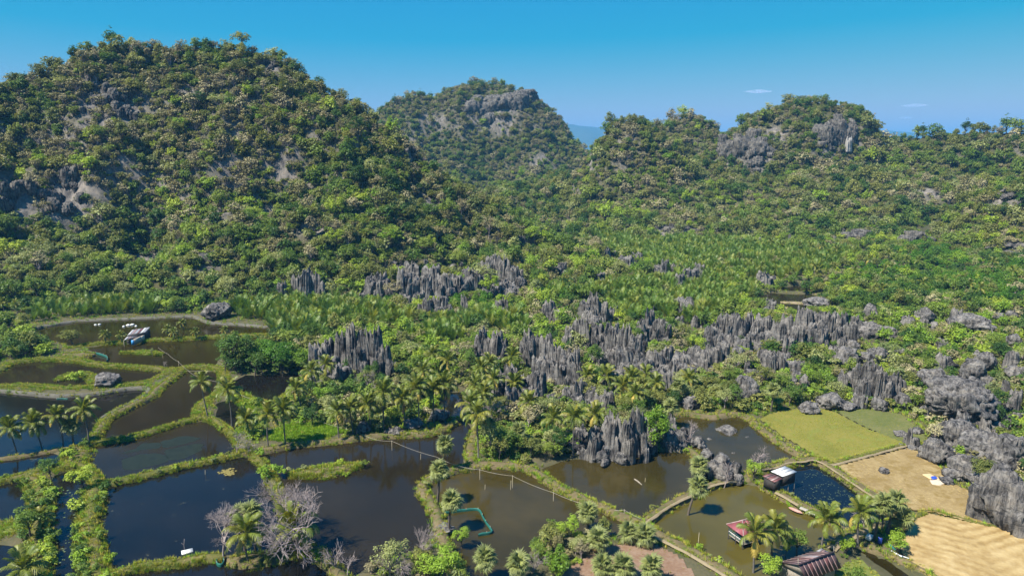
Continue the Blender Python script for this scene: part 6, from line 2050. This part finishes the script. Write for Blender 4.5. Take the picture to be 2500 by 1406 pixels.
# stilt house in the green pond, hipped red roof
zc = 2.85
c0 = G(1826, 1280, 2.8)
ang = math.radians(24)
ux, uy = np.array([math.cos(ang), math.sin(ang), 0]), np.array([-math.sin(ang), math.cos(ang), 0])
ref = np.array([c0[0], c0[1], 0.])
sh_ = obj('stilt_house', None, loc=ref)
tag(sh_, 'stilt house with faded red hipped roof standing in the green pond', 'house')
hl, hw = 2.6, 1.9
ca = [ref + ux * sx * hl + uy * sy * hw + [0, 0, zc - .4] for sx, sy in ((-1, -1), (1, -1), (1, 1), (-1, 1))]
r0, r1 = ref - ux * 1.2 + [0, 0, zc + .9], ref + ux * 1.2 + [0, 0, zc + .9]
M['roof_red'] = plain('faded_red_roof', (0.30, 0.085, 0.095), .6, .25, 1.2)
sheets('roof_sheet', ca[0], ca[1], r1, r0, 4, [M['roof_red'], M['roof_red'], M['sheet_red'], M['roof_red']], sh_, ref)
sheets('roof_sheet', ca[2], ca[3], r0, r1, 4, [M['roof_red']], sh_, ref)
for tri in ((ca[3], ca[0], r0), (ca[1], ca[2], r1)):
    P = np.array(tri) - ref
    me = mk_mesh('roof_sheet', np.concatenate([P - [0, 0, .04], P]), [np.array([(0, 2, 1), (3, 4, 5)]), np.array([(0, 1, 4, 3), (1, 2, 5, 4), (2, 0, 3, 5)])], [M['roof_red']])
    obj('roof_sheet', me, sh_)
for a, b in ((ca[0], r0), (ca[1], r1), (ca[2], r1), (ca[3], r0), (r0, r1)):
    mb = MB()
    mb.tube([a - ref + [0, 0, .05], b - ref + [0, 0, .05]], .09, 5)
    obj('ridge_cap', mb.mesh('ridge_cap', [M['sheet_pink']]), sh_)
dk = [ref + ux * sx * 2.3 + uy * sy * 1.6 for sx, sy in ((-1, -1), (1, -1), (1, 1), (-1, 1))]
mb = MB()
mb.add(np.array([p + [0, 0, .85] for p in dk] + [p + [0, 0, .7] for p in dk]) - ref, [(0, 1, 2, 3), (7, 6, 5, 4), (0, 4, 5, 1), (1, 5, 6, 2), (2, 6, 7, 3), (3, 7, 4, 0)])
obj('deck', mb.mesh('deck', [M['timber_pale']]), sh_)
for i in range(4):
    a, b = dk[i], dk[(i + 1) % 4]
    for zz in (1.1, 1.4, 1.7):
        mb = MB()
        mb.tube([a - ref + [0, 0, zz], b - ref + [0, 0, zz]], .05, 4)
        obj('rail', mb.mesh('rail', [M['white_paint'] if zz == 1.4 else M['teal']]), sh_)
    for t in (0, .5):
        p = a + (b - a) * t
        post(p, -1.3, 2.5, .07, M['timber'], sh_, ref)
core = [ref + ux * (.7 + sx * 1.3) + uy * sy * 1.2 for sx, sy in ((-1, -1), (1, -1), (1, 1), (-1, 1))]
walls(core, .85, 2.6, M['timber'], sh_, ref, .05)

# rust-red gabled house at the bottom
R0, R1 = G(1949, 1377, 4.6), G(2036, 1347, 4.6)
F1 = G(2048, 1371, 3.1)
F0 = F1 + (R0 - R1)
B0 = G(1903, 1372, 3.1)
B1 = B0 + (R1 - R0) * .95
ref = np.array([*((R0 + R1) / 2)[:2], 0.])
hs_ = obj('gabled_house', None, loc=ref)
tag(hs_, 'gabled house with rust-red corrugated roof at the bottom of the picture', 'house')
sheets('roof_sheet', F0 + (F0 - R0) * .6, F1 + (F1 - R1) * .6, R1, R0, 9, [M['sheet_dark'], M['sheet_dark'], M['sheet_red'], M['sheet_dark']], hs_, ref)
sheets('roof_sheet', R0, R1, B1, B0, 9, [M['sheet_dark'], M['sheet_dark'], M['sheet_dark'], M['sheet_red'], M['sheet_pink'], M['sheet_grey']], hs_, ref)
mb = MB()
mb.tube([R0 - ref, R1 - ref], .13, 6)
obj('ridge_cap', mb.mesh('ridge_cap', [M['sheet_dark']]), hs_)
walls([F0, F1, B1, B0], .3, 3.2, M['timber_pale'], hs_, ref, .5)
for gq in (R0 + (R1 - R0) * .06, R1 - (R1 - R0) * .06):
    a, b = (F0, B0) if gq is not None and np.linalg.norm(gq - R0) < np.linalg.norm(gq - R1) else (F1, B1)
    P = np.array([a * .93 + ((a + b) / 2) * .07 + [0, 0, -.1], b * .93 + ((a + b) / 2) * .07 + [0, 0, -.1], gq - [0, 0, .15]]) - ref
    th = (R1 - R0) / np.linalg.norm(R1 - R0) * .08
    me = mk_mesh('gable', np.concatenate([P, P + th]), [np.array([(0, 1, 2), (5, 4, 3)]), np.array([(0, 3, 4, 1), (1, 4, 5, 2), (2, 5, 3, 0)])], [M['timber_pale']])
    obj('gable', me, hs_)
for q_ in (R0, R1):
    mb = MB()
    mb.tube([q_ - ref, q_ - ref + (R0 - F0) * .12 + [0, 0, .75]], .05, 4)
    obj('ridge_pole', mb.mesh('ridge_pole', [M['timber_pale']]), hs_)
# grey lean-to behind it
A, B, C, D = G(1992, 1345, 2.6), G(2006, 1337, 2.6), G(2024, 1347, 2.4), G(2010, 1356, 2.4)
ref = np.array([*np.mean([A, B, C, D], 0)[:2], 0.])
sd_ = obj('lean_to_shed', None, loc=ref)
tag(sd_, 'low shed with pale zinc roof behind the rust-red house', 'shed')
sheets('roof_sheet', A, D, C, B, 3, [M['sheet_grey'], M['sheet_pink']], sd_, ref)
walls([A, B, C, D], .3, 2.4, M['timber_pale'], sd_, ref, .2)

# far pond house with a zinc roof
A, B, C, D = G(312, 803, 4.0), G(356, 796, 4.0), G(350, 806, 3.1), G(313, 811, 3.1)
base = G(334, 833, .7)
sh = np.array([base[0], base[1] + 3, 0]) - np.array([*np.mean([A, B, C, D], 0)[:2], 0])
A, B, C, D = [p + sh for p in (A, B, C, D)]
D = np.array([A[0], A[1] - 3.2, 3.0]); C = np.array([B[0], B[1] - 3.2, 3.0])
ref = np.array([*np.mean([A, B, C, D], 0)[:2], 0.])
fh = obj('pond_house', None, loc=ref)
tag(fh, 'small white house with zinc roof and blue door on the far pond bank', 'house')
sheets('roof_sheet', D, C, B, A, 6, [M['sheet_grey'], M['sheet_pink'], M['sheet_grey'], M['sheet_red'], M['sheet_white']], fh, ref, seam='sheet_grey')
E2 = [D + [0, -.1, -.35], C + [-1.5, -.1, -.35], C + [-1.9, -2.2, -1.0], D + [0, -2.2, -1.0]]
sheets('porch_sheet', E2[3], E2[2], E2[1], E2[0], 4, [M['sheet_grey'], M['sheet_pink']], fh, ref, seam='sheet_grey')
walls([A, B, C, D], .3, 3.1, M['timber'], fh, ref, .3)
W2 = walls([E2[0] + [3.0, 0, 0], E2[1] + [1.2, 0, 0], E2[2] + [1.6, -.2, 0], E2[3] + [3.0, -.2, 0]], .5, 2.3, M['cream'], fh, ref, .05)
wy = min(q[1] for q in W2)
wx = max(q[0] for q in W2)
mb = MB()
mb.box((wx - ref[0] - 1.1, wy - ref[1] - .12, .55), (wx - ref[0] - .3, wy - ref[1] + .02, 2.15))
dr_ = obj('door', mb.mesh('door', [M['blue_paint']]), fh)
mb = MB()
mb.box((wx - ref[0] - .45, wy - ref[1] - .17, 1.3), (wx - ref[0] - .38, wy - ref[1] - .125, 1.42))
obj('handle', mb.mesh('handle', [M['timber']]), dr_)
mb = MB()
mb.box((wx - ref[0] - 2.5, wy - ref[1] - .11, 1.1), (wx - ref[0] - 1.7, wy - ref[1] + .02, 2.0))
wn_ = obj('window', mb.mesh('window', [M['timber']]), fh)
mb = MB()
mb.box((wx - ref[0] - 2.55, wy - ref[1] - .15, 1.02), (wx - ref[0] - 1.65, wy - ref[1] - .115, 1.1))
obj('sill', mb.mesh('sill', [M['timber_pale']]), wn_)
for q in (E2[2], E2[3]):
    post(q, -.5, q[2], .07, M['timber_pale'], fh, ref)
# tiny white-roofed building in the far valley
b = G(2055, 622, .5)
fw = obj('far_cottage', None, loc=b)
tag(fw, 'tiny white-roofed cottage beside the far valley road', 'cottage')
mb = MB(); mb.box((-2.2, -1.8, -.5), (2.2, 1.8, 3.0)); obj('wall', mb.mesh('wall', [M['white_paint']]), fw)
mb = MB(); mb.add([(-2.7, -2.4, 2.9), (2.7, -2.4, 2.9), (2.7, 2.4, 2.9), (-2.7, 2.4, 2.9), (-2.7, 0, 4.6), (2.7, 0, 4.6)], [(0, 1, 5, 4), (2, 3, 4, 5), (0, 3, 2, 1)], [(0, 4, 3), (1, 2, 5)]); obj('roof', mb.mesh('roof', [M['sheet_white']]), fw)


# ------------------------------------------------------------------ nets, hoses, poles and small things
def net(pts, h, lab, closed=False, thick=.10):
    P = resample([G(x, y, 0) for x, y in pts], .35)
    n = len(P)
    ref = np.array([*P.mean(0)[:2], 0.])
    r = obj('net_pen', None, loc=ref)
    tag(r, lab, 'fishing net', 'green nets in the ponds')
    tan = np.gradient(P, axis=0)
    tan /= np.linalg.norm(tan, axis=1, keepdims=True) + 1e-9
    nor = np.stack([-tan[:, 1], tan[:, 0], 0 * tan[:, 0]], -1)
    wob = (fbm(P[:, 0] / .9, P[:, 1] / .9, o=2) * .12)[:, None] * nor
    topz = h * (1 + .22 * fbm(P[:, 0] / .8, P[:, 1] / .8, o=2, s=4))
    rows = []
    for s, zf in ((-1, -.5), (-1.6, .5), (-1, 1), (1, 1), (1.6, .5), (1, -.5)):
        q = P + wob * (1 if zf > 0 else 0) + nor * (s * thick / 2)
        q[:, 2] = np.where(zf < 0, -.3, topz * zf)
        rows.append(q - ref)
    V = np.stack(rows, 1).reshape(-1, 3)
    i = (np.arange(n - 1)[:, None] * 6 + np.arange(5)[None]).ravel()
    obj('netting', mk_mesh('netting', V, np.stack([i, i + 6, i + 7, i + 1], -1), [M['net']]), r)
    for k in range(0, n, max(1, int(2.2 / .35))):
        post(P[k], -1.0, h * 1.35, .04, M['bamboo'], r, ref)
    return r


net([(1080, 1258), (1092, 1254), (1110, 1251), (1135, 1248), (1165, 1246), (1175, 1257), (1185, 1275), (1199, 1296), (1198, 1303), (1163, 1309)], .5, 'long green net pen beside the fan palm bank in the amber pond')
net([(235, 865), (250, 869), (261, 874), (263, 880), (260, 887)], .7, 'short green net across the corner of the netted pond')
net([(138, 975), (150, 974), (166, 975)], .3, 'thin turquoise net lying against the grey bank')
net([(188, 968), (197, 967), (206, 967)], .45, 'bright turquoise net patch by the grey bank')
net([(527, 1362), (529, 1378), (540, 1384), (548, 1372), (546, 1362)], .5, 'round green net hanging below the bare tree at the bottom bank')
net([(2168, 1338), (2180, 1346), (2190, 1352)], .8, 'green net screen under the low bright tree')


def line(name, pts, z, r, lab, cat, mat, sag=.35):
    P = [G(x, y, zz) for (x, y), zz in zip(pts, z)]
    Q = []
    for a, b in zip(P[:-1], P[1:]):
        L = np.linalg.norm(b - a)
        for t in np.linspace(0, 1, 9, endpoint=False):
            q = a + (b - a) * t
            q = q - np.array([0, 0, sag * 4 * t * (1 - t) * min(1, L / 14)])
            Q.append(q)
    Q.append(P[-1])
    Q = np.array(Q)
    mb = MB()
    mb.tube(Q - Q[0], r, 5)
    o = obj(name, mb.mesh(name, [mat]), loc=Q[0])
    tag(o, lab, cat)
    return P


P = line('water_hose', [(386, 848), (410, 864), (435, 882), (458, 903), (481, 918), (532, 932), (563, 950), (612, 973)], [1.5, 1.0, 1.6, .8, 2.2, 1.7, 1.6, 1.0], .024, 'pale hose strung on poles from the islet toward the coconut palms', 'hose', M['rope'])
K = [(P[2], 1.6), (P[5], 1.7)]
P = line('water_hose', [(779, 1027), (866, 1050), (917, 1073), (956, 1076), (1066, 1115), (1117, 1136), (1171, 1146), (1251, 1161), (1351, 1202), (1422, 1229)], [1.2, 1.2, 1.3, 2.1, 1.2, 1.3, 2.0, 2.4, 1.6, 1.6], .024, 'long pale hose strung on poles across the brown and amber ponds', 'hose', M['rope'])
K += [(P[3], 2.1), (P[6], 2.0), (P[7], 2.4), (P[8], 1.6)]
P = line('water_hose', [(1500, 1245), (1524, 1244), (1568, 1267)], [1.0, 1.6, 1.0], .024, 'short pale hose at the corner where two straight dikes meet', 'hose', M['rope'])
K += [(P[1], 1.6)]
POLES = ['beside the small islet by the far house', 'between the two coconut palms by the netted pond', 'in the brown pond near the long mud bank', 'at the upper corner of the amber pond', 'in the upper amber pond, the tallest hose pole', 'in the amber pond nearest the straight dike', 'at the corner of the two straight dikes']
for (p, z), w_ in zip(K, POLES):
    mb = MB(); mb.tube([[0, 0, -1.2 - 0], [.03, 0, z + .1]], .045, 5)
    tag(obj('bamboo_pole', mb.mesh('bamboo_pole', [M['bamboo']]), loc=(p[0], p[1], 0)), 'thin bamboo pole carrying the hose ' + w_, 'pole', 'bamboo poles')
for px, yb, h, w_ in [(1703, 1340, 2.8, 'leaning white pole at the hedge path edge of the green pond'), (1246, 1195, 1.8, 'short stake beside the tallest hose pole'), (1183, 1195, 1.0, 'short stake in the amber pond near the fan palms'), (1026, 1122, 1.2, 'short stake in the middle of the brown pond'), (500, 1158, .9, 'short stake in the dark blue pond near the straight dike'), (1574, 1176, .8, 'short stake beside the floating log'), (397, 874, 1.0, 'stake beside the hose near the small islet')]:
    b = G(px, yb, 0)
    mb = MB(); mb.tube([[0, 0, -1.0], [.12, .05, h]], .04, 5)
    tag(obj('bamboo_pole', mb.mesh('bamboo_pole', [M['bamboo']]), loc=b), w_, 'pole', 'bamboo poles')

# floating log
a, b = G(1549, 1169, .05), G(1567, 1183, .05)
mb = MB(); mb.tube([[0, 0, 0], (b - a) * .5 + [0, .08, .05], b - a], [.12, .15, .10], 7)
tag(obj('floating_log', mb.mesh('floating_log', [M['timber_pale']]), loc=a), 'pale log floating in the upper amber pond', 'log')
# raft board with post
b = G(457, 1346, 0)
rt = obj('raft', None, loc=b, rz=.5)
tag(rt, 'small pale raft board with a bare stick in the dark blue pond', 'raft')
mb = MB(); mb.box((-.8, -.55, -.05), (.8, .55, .1)); obj('board', mb.mesh('board', [M['foam']]), rt)
mb = MB(); mb.tube([[-.3, .5, -1], [-.35, .55, .9], [-.2, .6, 1.9]], .03, 4); mb.tube([[-.35, .55, .9], [-.65, .5, 1.4]], .02, 4); obj('stick', mb.mesh('stick', [M['pale_bark']]), rt)
# overturned boat
b = G(1942, 1246, .35)
t = np.linspace(-1, 1, 13)
V = []
for tt in t:
    w_ = .42 * (1 - abs(tt) ** 2.4)
    for a_ in np.linspace(0, np.pi, 7):
        V.append((tt * 1.6, math.cos(a_) * w_, .02 + math.sin(a_) * .42 * (1 - .6 * abs(tt) ** 3)))
i = (np.arange(12)[:, None] * 7 + np.arange(6)[None]).ravel()
o = obj('overturned_boat', mk_mesh('overturned_boat', V, np.stack([i, i + 7, i + 8, i + 1], -1), [M['pink']], smooth=True), loc=b, rz=-.9, scale=.78)
tag(o, 'overturned faded pink boat at the edge of the green pond', 'boat')
# white foam floats and sacks in the far pond
for k, (px, py, w_, lab) in enumerate([(233, 793, 1.0, 'white float by the far grey bank'), (243, 792, 1.1, 'larger white float beside the one at the far bank'), (302, 797, 1.2, 'white sack at the end of the pile in the far pond'), (313, 794, 1.5, 'white sack in the middle of the far pond pile'), (323, 793, 1.6, 'biggest white sack behind the pond house'), (332, 796, 1.1, 'white sack touching the pond house roof')]):
    V, T = ICO4
    V = V * np.array([.5, .36, .28]) * (1 + .18 * fbm(V[:, 0] * 2 + k, V[:, 1] * 2, V[:, 2] * 2, o=2))[:, None]
    o = obj('foam_float', mk_mesh('foam_float', V, T, [M['foam']], smooth=True), loc=G(px, py, .12), rz=k, scale=w_)
    tag(o, lab, 'float', 'white floats in the far pond')
# drying mats and tarp on the stubble field
for name, poly, mt, lab, z in [('drying_mat', [(2252, 1157), (2270, 1155), (2282, 1161), (2272, 1168)], 'grain', 'straw-coloured drying mat nearest the path on the stubble field', .84), ('drying_mat', [(2284, 1165), (2300, 1160), (2324, 1166), (2318, 1174), (2296, 1174)], 'grain', 'wide drying mat beside the low dark stone', .84), ('tarpaulin', [(2272, 1163), (2283, 1161), (2290, 1166), (2278, 1168)], 'blue_tarp', 'crumpled blue tarpaulin on the stubble field', .93), ('drying_mat', [(2270, 1171), (2292, 1170), (2308, 1178), (2296, 1183), (2276, 1180)], 'mat_pale', 'whitish drying sheet in front of the blue tarpaulin', .86)]:
    P = np.array([G(x, y, z) for x, y in poly])
    c = P.mean(0)
    mb = MB()
    n = len(P)
    ring = []
    for f in (1.0, .8, .5, .2):
        q = c + (P - c) * f
        dense = np.concatenate([q[i] + (q[(i + 1) % n] - q[i]) * np.linspace(0, 1, 6, endpoint=False)[:, None] for i in range(n)])
        dense[:, 2] = z + (.10 if mt == 'blue_tarp' else .035) * (1 - f) + (.12 if mt == 'blue_tarp' else .03) * fbm(dense[:, 0] * 2, dense[:, 1] * 2, o=2)
        if f == 1.0:
            lowr = dense.copy(); lowr[:, 2] = z - .25
            ring.append(lowr)
        ring.append(dense)
    m_ = len(ring[0])
    V = np.concatenate(ring + [c[None] + [0, 0, .05]])
    i = (np.arange(len(ring) - 1)[:, None] * m_)
    j = np.arange(m_)[None]
    Q = np.stack([i + j, i + (j + 1) % m_, i + m_ + (j + 1) % m_, i + m_ + j], -1).reshape(-1, 4)
    bb = (len(ring) - 1) * m_
    T = np.stack([bb + np.arange(m_), bb + (np.arange(m_) + 1) % m_, np.full(m_, len(ring) * m_)], -1)
    o = obj(name, mk_mesh(name, V - c, [Q, T], [M[mt]], smooth=True), loc=c)
    tag(o, lab, 'mat' if name == 'drying_mat' else 'tarp')
# clutter under the trees by the straw field
b = G(2122, 1315, .9)
r = obj('cool_box', None, loc=b, rz=.7); tag(r, 'white cool box on the path beside the leaning coconut palm', 'box')
mb = MB(); mb.box((-.55, -.35, 0), (.55, .35, .5)); obj('body', mb.mesh('body', [M['white_paint']]), r)
mb = MB(); mb.box((-.58, -.38, .503), (.58, .38, .6)); obj('lid', mb.mesh('lid', [M['foam']]), r)
b = G(2148, 1324, .8)
r = obj('blue_barrel', None, loc=b); tag(r, 'dark blue barrel at the foot of the fan palm', 'barrel')
mb = MB(); mb.tube([[0, 0, 0], [0, 0, .3], [0, 0, .6], [0, 0, .95]], [.29, .32, .32, .28], 12); obj('body', mb.mesh('body', [M['blue_tarp']]), r)
mb = MB(); mb.tube([[0, 0, .955], [0, 0, 1.0]], [.27, .25], 12); obj('lid', mb.mesh('lid', [M['timber']]), r)
for k, (px, py, az, lab) in enumerate([(2203, 1358, -.8, 'white pipe sticking out from the low bright tree'), (2189, 1352, -1.2, 'white pipe half hidden under the low bright tree')]):
    b = G(px, py, .9)
    mb = MB(); mb.tube([[-.9, 0, .05], [.9, 0, .1]], .09, 7)
    tag(obj('white_pipe', mb.mesh('white_pipe', [M['white_paint']]), loc=b, rz=az), lab, 'pipe')
# weed beds under the surface of one pond
for poly, lab in [([(300, 1105), (330, 1095), (343, 1084), (387, 1079), (389, 1093), (358, 1097), (307, 1106)], 'dark weed bed near the palm mound'), ([(392, 1079), (448, 1064), (488, 1069), (481, 1074), (420, 1090), (399, 1092)], 'dark weed bed toward the meeting dikes'), ([(297, 1123), (323, 1113), (389, 1106), (410, 1125), (333, 1146), (305, 1147)], 'largest dark weed bed along the straight dike'), ([(402, 1098), (476, 1083), (494, 1088), (481, 1105), (420, 1125)], 'dark weed bed beside the largest one')]:
    P = resample([G(x, y, .024) for x, y in poly + poly[:1]], .5)
    P[:, :2] += np.stack([fbm(P[:, 0] / 1.5, P[:, 1] / 1.5, o=3), fbm(P[:, 0] / 1.5 + 9, P[:, 1] / 1.5, o=3)], -1) * .5
    c = P.mean(0)
    n = len(P)
    T = np.stack([np.arange(n), (np.arange(n) + 1) % n, np.full(n, n)], -1)
    V = np.concatenate([P, c[None]])
    me = mk_mesh('weed_bed', V - c, T, [M['weedbed']])
    if me.polygons[0].normal.z < 0:
        me.flip_normals()
    o = obj('weed_bed', me, loc=c)
    tag(o, lab, 'weed bed', 'weed beds in one pond')


def pads(name, label, cat, polys, n, r, mat, z=.03, asp=1.0):
    mb = MB()
    rng = np.random.default_rng(n)
    for poly in polys:
        W = [tuple(G(x, y, z)[:2]) for x, y in poly]
        a = np.array(W)
        k = 0
        while k < n:
            x, y = rng.uniform(a[:, 0].min(), a[:, 0].max()), rng.uniform(a[:, 1].min(), a[:, 1].max())
            if not inpoly(np.array([x]), np.array([y]), W)[0]:
                k += .2
                continue
            for _ in range(rng.integers(1, 5)):
                t = np.linspace(0.15, 6.1, 8)
                q = r * rng.uniform(.5, 1.2)
                cx, cy_ = x + rng.normal() * r * 1.8, y + rng.normal() * r * 1.8
                zz = z + rng.uniform(0, .02)
                V = np.concatenate([[[cx, cy_, zz]], np.stack([cx + np.cos(t) * q, cy_ + np.sin(t) * q * asp, zz + .01 + 0 * t], -1)])
                mb.add(V, None, [(0, i + 1, i + 2) for i in range(7)])
            k += 1
    tag(obj(name, mb.mesh(name, [mat]), kind='stuff'), label, cat)


pads('lily_pads', 'scattered pale lily pads floating in the narrow channel', 'lily pads', [[(125, 1170), (200, 1150), (215, 1290), (205, 1406), (125, 1406), (118, 1240)]], 70, .16, M['lily'])
pads('floating_weed', 'yellowish floating weed patch in the dark blue pond', 'floating weed', [[(540, 1150), (555, 1144), (572, 1150), (570, 1158), (550, 1160)]], 45, .22, M['float_weed'])
pads('floating_flecks', 'pale flecks of weed drifting on the dark hut pond', 'floating weed', [[(1960, 1150), (1995, 1140), (2120, 1215), (2060, 1260), (1960, 1220)]], 130, .10, M['lily'], asp=.6)

# ------------------------------------------------------------------ haze and clouds
mb = MB()
mb.box((-17000, -60, -8), (17000, 21500, 640))
hz_ = obj('haze', mb.mesh('haze', []), kind='stuff')
hm = bpy.data.materials.new('haze')
hm.use_nodes = True
t = hm.node_tree
t.nodes.clear()
pv = N(t, "ShaderNodeVolumePrincipled")
pv.inputs['Color'].default_value = (0.16, 0.52, 0.92, 1)
pv.inputs['Density'].default_value = 1.0e-4
pv.inputs['Anisotropy'].default_value = 0.0
on = N(t, "ShaderNodeOutputMaterial")
t.links.new(pv.outputs[0], on.inputs['Volume'])
hz_.data.materials.append(hm)
tag(hz_, 'thin blue haze softening the far hills', 'haze')
SC.cycles.volume_step_rate = 1.0
cm = bpy.data.materials.new('cloud')
cm.use_nodes = True
t = cm.node_tree
t.nodes.clear()
pv = N(t, "ShaderNodeVolumePrincipled")
pv.inputs['Color'].default_value = (1, 1, 1, 1)
nz_ = noise(t, wpos(t, (1, 1, 3)), .0045, 4, .6)
dn = N(t, "ShaderNodeMapRange", i_1=.36, i_2=.75, i_3=0.0, i_4=.006)
t.links.new(nz_, dn.inputs[0])
t.links.new(dn.outputs[0], pv.inputs['Density'])
on = N(t, "ShaderNodeOutputMaterial")
t.links.new(pv.outputs[0], on.inputs['Volume'])
for px, py, rx, rz_, lab in ((1852, 224, 560, 60, 'thin white cloud wisp above the cave hill'), (2232, 258, 460, 70, 'small white cloud wisp beyond the eastern ridge'), (2212, 288, 220, 40, 'faint low cloud wisp near the eastern ridge')):
    c = PD(px, py, 27000)
    V, T = ICO4
    V = V * np.array([rx, 300, rz_]) * (1 + .35 * fbm(V[:, 0] * 1.5 + px, V[:, 1] * 1.5, V[:, 2] * 1.5, o=3))[:, None]
    o = obj('cloud', mk_mesh('cloud', V, T, [cm]), loc=c)
    tag(o, lab, 'cloud', 'small clouds')
